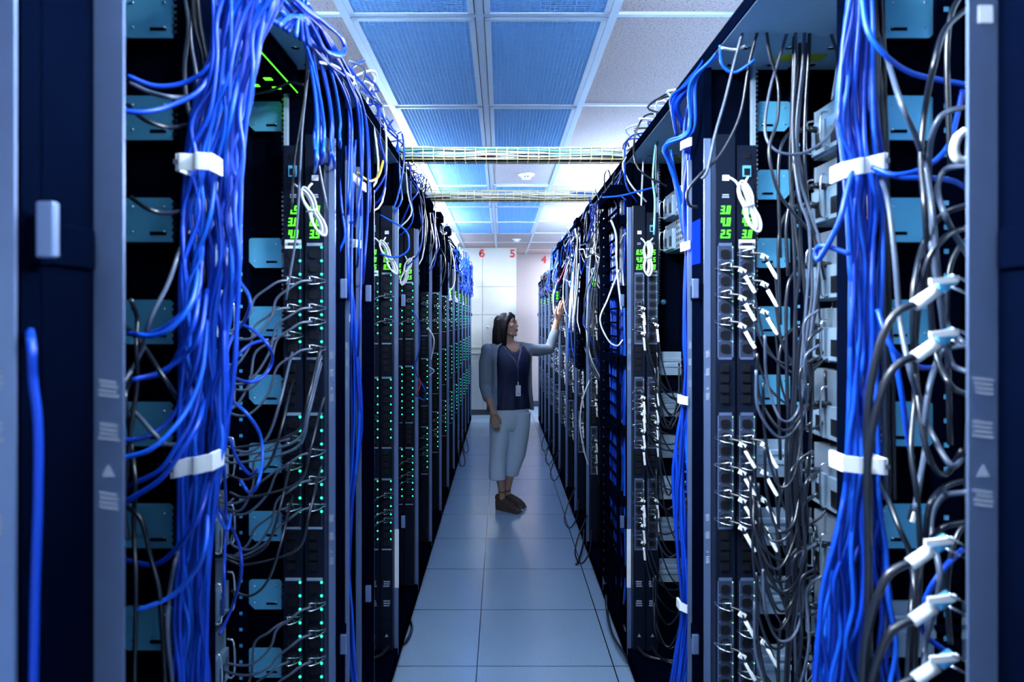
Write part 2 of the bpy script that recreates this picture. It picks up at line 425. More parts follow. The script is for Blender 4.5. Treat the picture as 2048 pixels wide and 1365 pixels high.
def bracket(s, y, z, root, chip):
    xa, xb = X(s, .148), X(s, .238); h = .041; t = .003
    c = .016 if chip else .006
    q = lambda o, dz: (X(s, o), y, z + dz)
    pts = [q(.148, -h), q(.238 - c, -h), q(.238, -h + c), q(.238, h - .004), q(.232, h), q(.154, h), q(.148, h - .006)]
    if s < 0: pts = pts[::-1]
    r = MB().prism(pts, (0, t, 0)).slot(1)
    for ox in (.163, .222):
        for dz in (-.022, .024): r.ball((X(s, ox), y - .001, z + dz), .0026, 8, 5)
    for i in range(6): r.box((X(s, .140), y - .003, z + .032 - i * .012), (X(s, .148), y + .003, z + .026 - i * .012))
    o = r.build('rail_bracket', ['steel', 'silver'], root)
    MB().box((X(s, .160), y - .0012, z - .028), (X(s, .190), y, z - .022)).build('slot', 'black_panel', o)
def ribbed_tray(s, y, z, root, w=.155):
    m = MB(); h = .052; x0, x1 = X(s, .14), X(s, .14 + w)
    prof = [(0, -h), (-.004, -h), (-.004, -.018), (-.010, -.015), (-.010, -.003), (-.004, 0), (-.004, .008), (-.010, .011), (-.010, .022), (-.004, .025), (-.004, h), (0, h)]
    m.prism([(x0, y + a, z + b) for a, b in prof], (x1 - x0, 0, 0))
    r = m.slot(1)
    for ox in (.15, .14 + w - .02): r.ball((X(s, ox), y - .005, z + .04), .0045, 8, 5)
    o = r.build('ribbed_rail', ['steel_grey', 'silver'], root)

def make_rack(k, s):
    yk = B[k]; yp = B[k - 1] if k else -0.02
    TOP = 2.07 if k >= 11 else 2.25
    where = 'only its edge post showing beside the camera' if k == 0 else '%s from the camera' % ORD[k - 1]
    root = thing('server_rack', (X(s, 0), yp, 0), 'black open-backed server rack in the %s, %s' % (ROW[s], where), 'server rack')
    near = k <= 4
    # recessed posts that meet at the boundary
    open_far = k == 1 or (k == 3 and s > 0); open_near = k == 2 or (k == 4 and s > 0)
    px0 = .12 if open_far else 0
    p = MB().box((X(s, px0), yk - .03, .06), (X(s, px0 + .022), yk - .001, TOP)).build('post', 'black_paint', root)
    q0 = .12 if open_near else (.03 if k > 4 else 0); dk = .20 if k == 4 and s < 0 else .09
    p2 = MB().box((X(s, q0), yp + .001, .06), (X(s, q0 + .03), yp + dk, TOP)).build('post', 'black_paint', root)
    # light flange facing along the aisle
    f1 = f2 = None
    if not open_far: f1 = MB().box((X(s, -.002), yk - .042, .06), (X(s, .016 if k else .07), yk - .038, 2.05 if k > 1 else TOP))
    if not open_near: f2 = MB().box((X(s, -.033 if k <= 1 else (-.012 if k == 3 else (0 if k == 4 else .022))), yp + dk, .06), (X(s, .01 if k <= 4 else .05), yp + dk + .004, 2.02 if k > 1 else TOP))
    # side panel, roof, base, front door
    MB().box((X(s, px0 + .022), yk - .012, .06), (X(s, 1.02), yk - .001, TOP)).build('side_panel', 'black_panel', root)
    r = MB().box((X(s, 0), yp + .001, TOP), (X(s, 1.02), yk - .001, TOP + .012)).build('roof', 'roof_steel', root)
    MB().box((X(s, -.004), yp + .001, TOP + .002), (X(s, .012), yk - .001, TOP + .035)).build('fascia', 'black_paint', root)
    if near and k:
        h = MB()
        for i in range(8):
            for j in range(2):
                h.cyl((X(s, .07 + .11 * i), yk - .05 - .12 * j, TOP - .0008), (X(s, .07 + .11 * i), yk - .05 - .12 * j, TOP), .011, 14)
        h.build('cable_hole', 'silver', r)
    if s > 0 and k in (2, 3, 4):
        MB().box((X(s, .17), yk - .13, TOP - .0012), (X(s, .30), yk - .075, TOP)).build('roof_label', 'yellow_label', r)
    MB().box((X(s, .0), yp + .002, .03), (X(s, 1.02), yk - .002, .09)).build('base', 'black_paint', root)
    for a in (.06, .95):
        for yy in (yp + .08, yk - .08):
            MB().cyl((X(s, a), yy, 0), (X(s, a), yy, .03), .022, 10).build('levelling_foot', 'black_paint', root)
    MB().box((X(s, 1.02), yp + .002, .06), (X(s, 1.05), yk - .002, TOP)).build('front_door', 'black_panel', root)
    # hinges
    for z in (1.63, .64):
        if (z < 1 and k > 6) or open_far: continue
        hm = MB().box((X(s, -.012), yk - .022, z - .026), (X(s, 0), yk + .02 * 0 - .002, z + .022))
        hg = hm.build('hinge', 'black_paint', root, bevel=.002)
        if near:
            hm2 = MB().box((X(s, -.005), yk + .002, z - .024), (X(s, 0), yk + .085, z + .020)).build('hinge_plate', 'black_paint', hg, bevel=.002)
            MB().box((X(s, -.030), yk - .028, z - .02), (X(s, -.012), yk - .018, z + .034)).build('hinge_leaf', 'post_paint', hg, bevel=.002)
            sc = MB()
            for yy, zz in ((-.018, -.016), (-.018, .012), (-.006, -.016)): sc.ball((X(s, -.012), yk + yy, z + zz), .0028, 8, 5)
            sc.build('screw_pattern', 'silver', hg)
    if near:
        if f1: warning_block(s, X(s, 0), X(s, .016 if k else .05), yk - .0425, 1.46 if k else 1.50, 1.0, f1)
        if f2 and k < 4: warning_block(s, X(s, .0), X(s, -.033 if k <= 1 else -.010), yp + dk - .0005, 1.48, 1.0, f2)
        if k == 2: warning_block(s, X(s, 0), X(s, .016), yk - .0425, 1.01, 1.0, f1)
    if f1: f1.build('door_flange', ['post_paint', 'label_ink'], root)
    if f2: f2.build('hinge_flange', ['post_paint', 'label_ink'], root)
    if near and k:
        # equipment rail; pale plates paint the light showing through its square holes
        m = MB().box((X(s, .238), yk - .045, .1), (X(s, .285), yk - .012, TOP)).slot(1)
        for i in range(46):
            z = .16 + i * .04445
            m.box((X(s, .252), yk - .0462, z), (X(s, .2605), yk - .045, z + .0085))
        er = m.build('equipment_rail', ['black_paint', 'steel'], root)
        m = MB()
        for i in range(22):
            z = .3 + i * .0889
            m.box((X(s, .30), yk - .016, z), (X(s, .304), yk - .0121, z + .06))
        m.build('panel_groove', 'black_paint', er)
    if k == 2 or (k == 4 and s > 0):
        ls = MB().box((X(s, .1285), yk - .05, 1.62), (X(s, .137), yk - .03, TOP)).build('lacing_strip', 'steel_grey', root)
        m = MB()
        for i in range(48):
            m.box((X(s, .137), yk - .051, 1.63 + i * .0127), (X(s, .143), yk - .04, 1.637 + i * .0127))
        m.build('lacing_tooth', 'silver', ls)
    if k in (1, 2):
        for n in range(-6, 4):
            z = 1.735 + n * .189
            if n == 1 and s < 0 and k == 2: continue
            if z > 2.2: continue
            if s > 0 and z < 1.25:
                if n == -3 and k == 1: bracket(s, yk - .035, z, root, False)
                else: ribbed_tray(s, yk - .035, z, root)
            else: bracket(s, yk - .035, z, root, k == 2)
        m = MB()                                  # cable grommets on the side panel
        for ox, zz in ((.17, 1.56), (.19, 1.555)): m.cyl((X(s, ox), yk - .016, zz), (X(s, ox), yk - .012, zz), .012, 14)
        m.build('grommet', 'steel', root)
    if k == 4 and s > 0:
        for n in range(-6, 0): ribbed_tray(s, yk - .035, 1.54 + n * .184, root, .12)
        MB().cyl((X(s, .165), yk - .016, 1.63), (X(s, .165), yk - .012, 1.63), .012, 14).build('grommet', 'steel', root)
    return root
RACKS = {}
for s in (-1, 1):
    for k in range(len(B)): RACKS[s, k] = make_rack(k, s)
# stickers
MB().box((X(1, -.0012), 1.972, 1.71), (X(1, 0), 2.055, 1.835)).build('sticker', 'blue_sticker', RACKS[1, 3], label='blue rectangular sticker')
MB().box((X(1, -.022), B[0] + .089, 1.885), (X(1, -.006), B[0] + .09, 1.905)).build('sticker', 'white_label', RACKS[1, 1], label='small white square sticker')
for s, k in ((-1, 4), (1, 4)):
    MB().box((X(s, -.004), B[k] - .0436, .36), (X(s, .014), B[k] - .0425, .62)).build('sticker', 'white_label', RACKS[s, k], label='tall white paper strip')

# ---------------------------------------------------------------- power strips (vertical PDUs)
SEG = {'0': 'abcdef', '1': 'bc', '2': 'abged', '3': 'abgcd', '4': 'fgbc', '5': 'afgcd', '6': 'afgedc', '7': 'abc', '8': 'abcdefg', '9': 'abcdfg'}
def digits(txt, x0, y, zc, h, sgn=1):
    m = MB(); w = h * .46; t = h * .17; x = x0; sl = .12
    P = lambda u, v: (x + u + v * sl, y, zc - h / 2 + v)
    def bar(u0, v0, u1, v1): m.prism([P(u0, v0), P(u1, v0), P(u1, v1), P(u0, v1)], (0, -.0008, 0))
    for ch in txt:
        if ch == '.':
            x -= h * .12; bar(0, 0, t, t); x += h * .12 + t * .4; continue
        for g in SEG[ch]:
            {'a': lambda: bar(0, h - t, w, h), 'd': lambda: bar(0, 0, w, t), 'g': lambda: bar(0, h / 2 - t / 2, w, h / 2 + t / 2),
             'b': lambda: bar(w - t, h / 2, w, h), 'c': lambda: bar(w - t, 0, w, h / 2), 'f': lambda: bar(0, h / 2, t, h), 'e': lambda: bar(0, 0, t, h / 2)}[g]()
        x += w + h * .17
    return m
PITCH = .0363
BANKS = [1.757, 1.30, .855]
def outlet_z(b, i): return BANKS[b] - .022 - PITCH * i - .008
def outlet_mesh(m, x, y, z):
    a, h, c = .0125, .0115, .005
    m.prism([(x - a + c, y, z - h), (x + a - c, y, z - h), (x + a, y, z - h + c), (x + a, y, z + h - c), (x + a - c, y, z + h), (x - a + c, y, z + h), (x - a, y, z + h - c), (x - a, y, z - h + c)], (0, -.003, 0))
OUTM = {}
def make_pdu(s, k, j, vals):
    full = k in (2, 4)
    o0 = .017 + .058 * j; yf = B[k] - .085; xa, xb = X(s, o0), X(s, o0 + .052); xc = (xa + xb) / 2
    which = 'aisle-side' if j == 0 else 'inner'
    root = thing('power_strip', (xc, yf, .10), 'black power strip with green readouts, %s one on the %s %s rack' % (which, ORD[k - 1], ROW[s].split()[0]), 'power strip',
                 None)
    hs = MB().box((xa, yf, .10), (xb, yf + .040, 2.05 - .03 * j))
    x0 = min(xa, xb)
    for i, v in enumerate(vals):
        digits(v, x0 + .012, yf - .0005, 1.846 - .0325 * i, .0225).build('readout', 'green_digit', root, label='green number %s' % v)
    if full:
        lb = hs.slot(1); text_bars(lb, x0 + .016, x0 + .036, yf, 1.885, 2, .006, s)
        for zz, nn in ((.42, 3), (.335, 3)): text_bars(lb, x0 + .010, x0 + .042, yf, zz - .02, nn, .010, s)
        lb.prism([(xc - .008, yf, .16), (xc + .008, yf, .16), (xc, yf, .175)], (0, -.0006, 0))
        if (s, j) in ((-1, 1), (1, 1)):
            p = MB().box((x0 + .004, yf - .001, 1.742), (x0 + .048, yf, 1.766)).build('barcode_label', 'white_label', root, label='white barcode label')
            m = MB()
            for i in range(14): m.box((x0 + .012 + i * .002, yf - .0016, 1.75), (x0 + .0132 + i * .002, yf - .001, 1.758))
            m.build('barcode_print', 'black_paint', p)
        else:
            MB().box((x0 + .018, yf - .001, 1.925), (x0 + .036, yf, 1.940)).build('paper_label', 'white_label', root, label='small white label')
        if j == 1:
            MB().box((x0 + .018, yf - .002, 1.985), (x0 + .034, yf, 1.998)).build('socket', 'outlet_black', root)
            q = MB().box((x0 + .014, yf - .004, 1.935), (x0 + .036, yf, 1.965)).build('network_port', 'steel', root)
            MB().box((x0 + .017, yf - .005, 1.939), (x0 + .033, yf - .004, 1.957)).build('port_opening', 'outlet_black', q)
    hs.build('housing', ['pdu_black', 'label_ink'], root)
    for b in range(3):
        zt = BANKS[b]; hh = PITCH * 8 + .024
        pl = MB().box((x0 + .005, yf - .0012, zt - .008), (x0 + .047, yf, zt)).box((x0 + .005, yf - .0012, zt - hh), (x0 + .047, yf, zt - hh + .006))
        if s > 0: pl.box((x0 + .0435, yf - .0012, zt - hh), (x0 + .047, yf, zt))
        else: pl.slot(1).box((x0 + .0445, yf - .0010, zt - hh), (x0 + .0465, yf, zt - .008)).slot(0)
        if s > 0:
            pl.box((x0 + .005, yf - .0012, zt - hh), (x0 + .0075, yf, zt)); pl.slot(1).box((x0 + .0075, yf - .0009, zt - hh + .006), (x0 + .0435, yf, zt - .008))
            pl.slot(0)
            for i in range(1, 8): pl.box((x0 + .008, yf - .0012, zt - .012 - PITCH * i), (x0 + .0125, yf, zt - .008 - PITCH * i)).box((x0 + .0385, yf - .0012, zt - .012 - PITCH * i), (x0 + .0435, yf, zt - .008 - PITCH * i))
        bank = pl.build('outlet_bank', ['post_paint' if s > 0 else 'steel_grey', 'plate_dark'], root)
        if full:
            for i in range(8):
                om = MB(); outlet_mesh(om, xc - .001, yf - .001, outlet_z(b, i))
                oo = om.build('outlet', 'outlet_black', bank)
                if k == 2 or s > 0:
                    pn = MB()
                    for dx, dz in ((-.005, -.001), (.005, -.001), (0, .005)): pn.box((xc - .001 + dx - .001, yf - .0046, outlet_z(b, i) + dz - .002), (xc - .001 + dx + .001, yf - .004, outlet_z(b, i) + dz + .002))
                    # pins and indicator belong to their outlet
                    pn.build('pin_slot', 'post_paint', bank) if False else None
                lr = .0034 if s < 0 else .0017
                MB().ball((x0 + .045, yf - .002, outlet_z(b, i) + .018), lr, 8, 5).build('indicator_light', 'green_led' if s < 0 else 'dim_led', bank)
        else:
            om = MB(); lm = MB()
            for i in range(8):
                outlet_mesh(om, xc - .001, yf - .001, outlet_z(b, i))
                if s < 0: lm.ball((x0 + .045, yf - .002, outlet_z(b, i) + .018), .0038, 6, 4)
            om.build('outlet_pattern', 'outlet_black', bank)
            if s < 0: lm.build('indicator_dot', 'green_led', bank)
    # breakers between the banks
    for zt in (1.43, .98):
        m = MB()
        for i in range(4): m.box((x0 + .012, yf - .006, zt - .028 * i), (x0 + .034, yf, zt - .02 - .028 * i))
        m.build('breaker_switch', 'outlet_black', root)
    if full and k == 4:
        MB().tube(smooth_path([(xc, yf + .012, .12), (xc, yf - .02, .115), (xc + s * .05, yf - .08 - .04 * j, .105), (xc + s * .3, yf - .14 - .04 * j, .105)]), .0085, 8).build('supply_lead', 'cable_black', root)
    return root
VALS = {(-1, 2, 0): ('4.0', '2.0', '3.5'), (-1, 2, 1): ('1.5', '3.0', '4.0'), (1, 2, 0): ('3.0', '4.0', '2.5'), (1, 2, 1): ('2.0', '4.5', '3.0'),
        (-1, 4, 0): ('2.0', '0.0', '0.5'), (-1, 4, 1): ('2.0', '0.0', '0.5'), (1, 4, 0): ('0.5', '4.0', '2.5'), (1, 4, 1): ('0.5', '2.5', '1.0')}
for s in (-1, 1):
    for k in [2] + list(range(4, len(B))):
        for j in (0, 1):
            v = VALS.get((s, k, j)) or tuple('%d.%d' % (rnd.randint(0, 4), rnd.choice((0, 5))) for _ in range(3))
            make_pdu(s, k, j, v)

# ---------------------------------------------------------------- servers inside the racks (their rear faces look at the aisle)
def server(s, k, z0, h, label, off=.30, kind=0):
    ya, yb = B[k - 1] + .12, B[k] - .075; xr = X(s, off)
    root = thing('server', (xr, (ya + yb) / 2, z0), label, 'server')
    MB().box((xr, ya, z0), (X(s, 1.0), yb, z0 + h)).build('chassis', 'chassis', root, bevel=.0015)
    d = -s
    g = MB()
    n = max(2, int(h / .022))
    for i in range(n):
        zz = z0 + h * (i + .5) / n
        for q in range(14):
            yy = ya + .03 + (yb - ya - .24) * q / 13
            g.box((xr + d * .001, yy, zz - .006), (xr, yy + .009, zz + .006))
    g.build('vent', 'black_panel', root)
    for q in range(2):
        y1 = yb - .012 - q * .085; y0 = y1 - .075
        ps = MB().box((xr, y0, z0 + .006), (xr + d * .012, y1, z0 + min(h - .006, .09))).build('power_supply', 'steel_grey', root, bevel=.001)
        MB().box((xr + d * .012, y0 + .014, z0 + .018), (xr + d * .014, y1 - .03, z0 + min(h - .012, .06))).build('power_inlet', 'outlet_black', ps)
        MB().tube(smooth_path([(xr + d * .012, y1 - .012, z0 + .014), (xr + d * .030, y1 - .012, z0 + .02), (xr + d * .030, y1 - .012, z0 + h * .7), (xr + d * .012, y1 - .012, z0 + h * .78)], 4), .003, 6).build('handle', 'silver', ps)
    pt = MB()
    for i in range(5): pt.box((xr + d * .002, ya + .02 + i * .026, z0 + h - .022), (xr, ya + .04 + i * .026, z0 + h - .008))
    pt.build('port', 'outlet_black', root)
    MB().box((xr + d * .002, yb - .008, z0), (xr, yb, z0 + h)).build('mounting_ear', 'silver', root)
    return root
def fill(s, k, zs, off, desc):
    for i, (z, h) in enumerate(zs):
        server(s, k, z, h, '%s server in the %s rack of the %s, %s from the top' % (desc, ORD[k - 1], ROW[s], ORD[i]), off)
fill(1, 2, [(1.98, .13), (1.80, .16), (1.60, .18), (1.44, .14), (1.24, .18), (1.06, .16), (.88, .16), (.70, .16), (.50, .17), (.30, .17)], .285, 'steel-blue')
fill(1, 1, [(2.03, .13), (1.84, .16), (1.62, .16), (1.38, .16), (1.14, .16), (.95, .16), (.72, .16)], .31, 'pale steel')
fill(-1, 2, [(1.86, .09), (1.66, .09), (1.50, .13), (1.30, .17), (1.12, .15), (.94, .15), (.76, .15), (.58, .15), (.38, .15), (.18, .16)], .285, 'blue-grey')
fill(1, 4, [(1.98, .11), (1.84, .12)], .16, 'dark blue-grey')
# dark network switch with green link lights up on the left racks
t = thing('network_switch', W(548, 60, 1.75), 'dark network switch with green link lights under the roof of the left racks', 'network switch')
sw0, sw1 = B[1] + .26, B[2] - .05
MB().box((X(-1, .10), sw0, 2.17), (X(-1, .42), sw1, 2.245)).build('case', 'black_paint', t, bevel=.002)
m = MB(); m.box((X(-1, .0985), sw0, 2.172), (X(-1, .10), sw1, 2.1745)); m.build('link_light', 'green_digit', t, label='long green light line')
m = MB()
for i, (a, b) in enumerate(((.13, .03), (.13, .10), (.18, .05), (.16, .16), (.22, .15), (.2, .22), (.15, .24))): m.box((X(-1, a), sw1 - .03 - b, 2.1685), (X(-1, a + .02), sw1 - .012 - b, 2.17))
m.build('green_reflection', 'green_digit', t, label='row of green status lights')  # glowing patches stand in for green reflections on the underside

# ---------------------------------------------------------------- black finger-duct cable managers
def manager(s, y0, y1, z0, z1, label, pitch=.066):
    t = thing('cable_manager', (X(s, 0), y0, z0), label, 'cable manager')
    for a, b in ((y0, y0 + .018), (y1 - .20 if s > 0 else y1 - .03, y1)):
        c = MB().box((X(s, -.02), a, z0), (X(s, -.008 if a == y0 else .035), b, z1)).build('channel', 'black_paint', t, bevel=.002)
    d = MB()
    for i in range(int((z1 - z0) / .05)):
        for yy in (y1 - .17, y1 - .15): d.box((X(s, -.021), yy, z0 + .05 * i), (X(s, -.02), yy + .006, z0 + .05 * i + .006))
    if s > 0: d.build('hole_strip', 'silver', t)
    n = int((z1 - z0) / pitch); ye = y1 - .20 if s > 0 else y1 - .03
    for i in range(n):
        z = z0 + pitch * (i + .5); big = i % 5 == 2
        MB().box((X(s, -.024), y0, z), (X(s, -.012 if not big else .03), ye, z + (.008 if not big else .045))).build('finger', 'black_paint', t, bevel=.001)
    MB().box((X(s, -.05), y0 - .01, z1), (X(s, .10), ye + .02, z1 + .05)).build('cap', 'black_paint', t, bevel=.003)
    MB().box((X(s, .06), y0, z0), (X(s, .07), y1, z1)).build('back_plate', 'black_panel', t)
manager(1, B[4] + .12, B[4] + .70, .18, 2.13, 'tall black finger-duct cable manager full of blue cables, beside the right fourth rack')
manager(-1, B[5] + .13, B[5] + .36, 1.72, 2.20, 'black ladder cable manager with white bundles, left row by the nearer tray')
manager(-1, B[6] + .13, B[6] + .36, 1.75, 2.24, 'black ladder cable manager, left row below the farther tray')
manager(-1, B[7] + .13, B[7] + .36, 1.75, 2.24, 'black ladder cable manager, left row beyond the farther tray')
manager(1, B[6] + .14, B[6] + .5, 1.2, 2.2, 'black cable manager with white coils, right row halfway to the person')
manager(1, B[8] + .14, B[8] + .5, 1.6, 2.2, 'black cable manager below the blue bunch, right row near the raised hand')
# ================================================================ CABLES
def interp(tab, y):
    for (ya, a0, a1), (yb, b0, b1) in zip(tab, tab[1:]):
        if ya <= y <= yb:
            t = (y - ya) / (yb - ya); return a0 + (b0 - a0) * t, a1 + (b1 - a1) * t
    return tab[-1][1:] if y > tab[-1][0] else tab[0][1:]
def bundle(tab, Y, dY, n, mats, r, label, group, step=95, wob=.16, y0=None, y1=None):
    ya = tab[0][0] if y0 is None else y0; yb = tab[-1][0] if y1 is None else y1
    for i in range(n):
        t = rnd.random(); q = rnd.uniform(-1, 1); P = []; m = mats[i % len(mats)] if isinstance(mats, list) else mats
        y = ya - rnd.random() * 20
        while True:
            y = min(y, yb); a, b = interp(tab, y)
            u = min(1, max(0, t + rnd.uniform(-wob, wob)))
            P.append(W(a + (b - a) * u, y, Y + dY * max(-1, min(1, q + rnd.uniform(-.3, .3)))))
            if y >= yb: break
            t = min(1, max(0, t + rnd.uniform(-.08, .08))); y += step * rnd.uniform(.8, 1.2)
        nm = m.split('_')[1]
        cable(P, r, m, label % {'c': nm}, group % {'c': nm}, k=5)

def cable_clip(x0, y0, x1, y1, Y, px_h, label, dep=.05):
    """white plastic retaining strap wrapped around a bundle; (x0,y0)-(x1,y1) run along its middle line"""
    a, b = W(x0, y0, Y), W(x1, y1, Y); h = px_h * Y / FPX / 2
    t = thing('cable_clip', a, label, 'cable clip')
    d = (b - a)
    prof = [a + d * .0, a + d * .10, a + d * .48, a + d * .62, a + d * 1.0]
    off = [0, -.006, -.006, -.020, -.020] if (x1 - x0) * (1 if x0 < VX else -1) > 0 else [-.020, -.020, -.006, -.006, 0]
    pts = [p + Vector((0, o - dep * .2, 0)) for p, o in zip(prof, off)]
    pts = smooth_path(pts, 4)
    up = Vector((0, 0, h)); th = Vector((0, .0035, 0))
    m = MB(); m.loft([[p - up, p + up, p + up + th, p - up + th] for p in pts], smooth=False)
    m.build('strap', 'white_plastic', t, bevel=.001)
    e = pts[0] if x0 > VX else pts[0]
    MB().box((pts[-1].x - .003, pts[-1].y, pts[-1].z - h), (pts[-1].x + .003, pts[-1].y + dep, pts[-1].z + h)).build('arm', 'white_plastic', t)
    MB().box((pts[0].x - .003, pts[0].y, pts[0].z - h), (pts[0].x + .003, pts[0].y + dep, pts[0].z + h)).build('arm', 'white_plastic', t)
    hp = pts[2] if x0 < VX else pts[2]
    MB().box((hp.x - .007, hp.y - .0012, hp.z - .004), (hp.x + .007, hp.y, hp.z + .004)).build('slot', 'skirting', t)

YL = 1.24
TL1 = [(-40, 420, 600), (0, 425, 560), (60, 430, 535), (120, 425, 515), (200, 385, 500), (330, 372, 482), (450, 365, 480), (600, 360, 476), (750, 360, 468), (900, 358, 448), (1000, 358, 430), (1120, 355, 418), (1240, 350, 412), (1400, 343, 418)]
bundle(TL1, YL, .045, 46, BLUES, .0042, '%(c)s network cable in the thick bundle strapped to the nearest left rack', '%(c)s cables in the thick left bundle')
bundle([(-40, 345, 440), (300, 372, 470), (900, 360, 440), (1400, 343, 415)], YL + .05, .02, 5, ['cable_black', 'cable_grey'], .0042, '%(c)s cable among the blue cables of the thick left bundle', '%(c)s cables in the thick left bundle')
cable_clip(360, 327, 433, 331, YL - .055, 34, 'white plastic strap clip around upper part of the thick left cable bundle')
cable_clip(350, 938, 436, 918, YL - .055, 34, 'white plastic strap clip around lower part of the thick left cable bundle')

# blue cables sweeping from the left bundle to the equipment of the nearest rack
arcs = [
 [(440, 60), (420, 130), (370, 165), (310, 172), (255, 152)],
 [(432, 120), (400, 180), (340, 212), (290, 224), (245, 222)],
 [(405, 490), (395, 590), (350, 640), (300, 668), (245, 666)],
 [(400, 520), (385, 600), (345, 655), (305, 672), (275, 670)],
 [(400, 560), (390, 640), (360, 700), (330, 745), (272, 758)],
 [(415, 580), (400, 670), (370, 710), (320, 745), (265, 760)],
 [(410, 600), (395, 720), (365, 800), (330, 850), (290, 875), (245, 882)],
 [(415, 640), (405, 740), (380, 810), (345, 860), (300, 900), (245, 917)],
 [(405, 760), (385, 840), (355, 890), (320, 940), (258, 972)],
 [(410, 800), (395, 850), (365, 900), (320, 960), (250, 1005)],
 [(420, 960), (400, 1030), (360, 1090), (310, 1130), (242, 1118)],
 [(415, 1000), (412, 1090), (385, 1150), (340, 1195), (275, 1222)],
]
for i, a in enumerate(arcs):
    P = [W(x, y, YL - .06 + .02 * math.sin(j + i) - (.05 * j / len(a) if i % 2 else 0)) for j, (x, y) in enumerate(a)]
    P[0] = W(a[0][0], a[0][1], YL - .02)
    cable(P, .0043, BLUES[i % 4], 'blue cable sweeping from the thick left bundle to the aisle post, %s from top' % ORD[i])
# loops of blue cable in front of the second left rack
loops = [
 [(440, 520), (480, 565), (500, 600), (490, 640), (470, 665), (455, 700), (445, 760)],
 [(470, 645), (505, 660), (535, 690), (545, 720), (530, 750), (500, 765), (465, 755)],
 [(455, 760), (470, 720), (500, 690), (535, 680)],
 [(462, 800), (495, 830), (520, 870), (525, 920), (515, 970), (498, 985), (480, 960)],
 [(460, 880), (475, 920), (500, 950), (515, 940)],
 [(448, 930), (452, 1010), (450, 1080), (448, 1160), (445, 1230)],
 [(440, 1020), (470, 1070), (482, 1110), (480, 1160), (462, 1220), (440, 1270)],
 [(430, 1000), (440, 1040), (455, 1060), (462, 1030)],
]
for i, a in enumerate(loops):
    cable([W(x, y, 1.52 + .05 * math.sin(2 * j + i)) for j, (x, y) in enumerate(a)], .0036, BLUES[i % 4], 'blue cable looping in front of the second left rack, %s from the top' % ORD[i])
# dark cables across the first left rack
dk = [
 [(258, 165), (300, 185), (350, 195), (400, 190)], [(255, 210), (290, 240), (340, 255), (385, 245), (430, 225)], [(262, 395), (300, 420), (340, 426), (380, 415), (400, 400)],
 [(385, 440), (360, 500), (335, 570), (300, 640), (280, 710), (245, 770)], [(262, 600), (275, 640), (272, 700), (275, 760), (262, 860), (255, 940), (248, 1010), (256, 1080)],
 [(240, 640), (285, 690), (330, 760), (365, 810), (400, 850)], [(240, 805), (275, 830), (310, 870), (340, 890), (420, 880)], [(240, 1005), (282, 1040), (300, 1110), (318, 1180), (325, 1260), (330, 1370)],
 [(262, 760), (250, 800), (262, 880), (270, 960), (268, 1060), (272, 1180), (268, 1370)], [(345, 1370), (335, 1270), (340, 1180), (352, 1120), (372, 1070), (402, 1030)],
]
for i, a in enumerate(dk):
    cable([W(x, y, 1.17 + .02 * math.sin(3 * j + i) + .13 * max(0, min(1, (x - 345) / 45))) for j, (x, y) in enumerate(a)], .004, 'cable_black' if i % 3 else 'cable_grey', 'dark cable hanging across the brackets of the nearest left rack, %s from the top' % ORD[i])
# lone blue cable hanging close to the camera
cable([W(58, 650, .72)] + [W(x, y, .645) for x, y in ((63, 690), (66, 760), (76, 850), (76, 1000), (70, 1200), (66, 1420))], .0042, 'cable_blue', 'single blue cable hanging down the nearest left door flange')

# coil and waterfall of blue cables above the second and third left racks
for i in range(15):
    a = rnd.uniform(-14, 14); w = rnd.uniform(.75, 1.05)
    P = [(560 + a, -25), (600 + a, 8 + a), (650, 40 + 8 * w), (675 + 8 * w, 75), (690 * (.985 + .015 * w), 100), (680 * w ** .05, 110 + 3 * a * .1), (655 - 8 * w, 98), (628, 60), (598 + a, 32), (585 + 3 * a, 70 + 2 * a)]
    cable([W(x, y, (.425 + .02 * math.sin(i * 2.1)) * FPX / (VX - x) * rnd.uniform(.99, 1.01)) for j, (x, y) in enumerate(P)], .0042, BLUES[i % 4], 'blue cable in the looped coil hanging over the second left rack roof', 'blue cables in the left roof coil')
for i in range(16):
    x0 = rnd.uniform(560, 640); x1 = rnd.uniform(622, 735); yb = rnd.choice([280, 300, 420, 520, 250, 640]) if x1 < 690 else rnd.uniform(300, 700)
    if i < 4: x1 = 632 + 5 * i; yb = 275
    elif x1 < 672: yb = min(yb, 290)
    P = [(x0, rnd.uniform(-20, 40)), (x0 + (x1 - x0) * .5, rnd.uniform(60, 120)), (x0 + (x1 - x0) * .85, 170), (x1, 240), (x1 + rnd.uniform(-4, 8), (240 + yb) / 2 + 20), (x1 + rnd.uniform(-8, 10), yb + 40)]
    cable([W(x, y, (.436 + .012 * math.sin(i * 1.7)) * FPX / (VX - x)) for x, y in P] + [W(P[-1][0] - 4, P[-1][1] + 22, (.56) * FPX / (VX - P[-1][0]))], .0042, BLUES[i % 4], 'blue cable falling in a cascade from the roofs of the left racks', 'blue cables of the left roof cascade')
for i, (m, P) in enumerate([('cable_black', [(590, 30), (612, 90), (610, 180), (600, 250), (588, 330), (584, 420)]), ('cable_grey', [(600, 40), (618, 100), (612, 180), (604, 260), (600, 340), (592, 470), (572, 600)]),
      ('cable_black', [(608, 170), (580, 165), (540, 182), (500, 188)]), ('cable_white', [(640, 125), (670, 132), (700, 152), (708, 162), (704, 176)]), ('cable_grey', [(625, 110), (640, 200), (634, 300), (655, 420)])]):
    cable([W(x, y, 1.80 if m != 'cable_white' else 602 / (VX - x)) for x, y in P], .0036, m, '%s cable strung from the roof of the second left rack, %s of five' % (m.split('_')[1], ORD[i]))
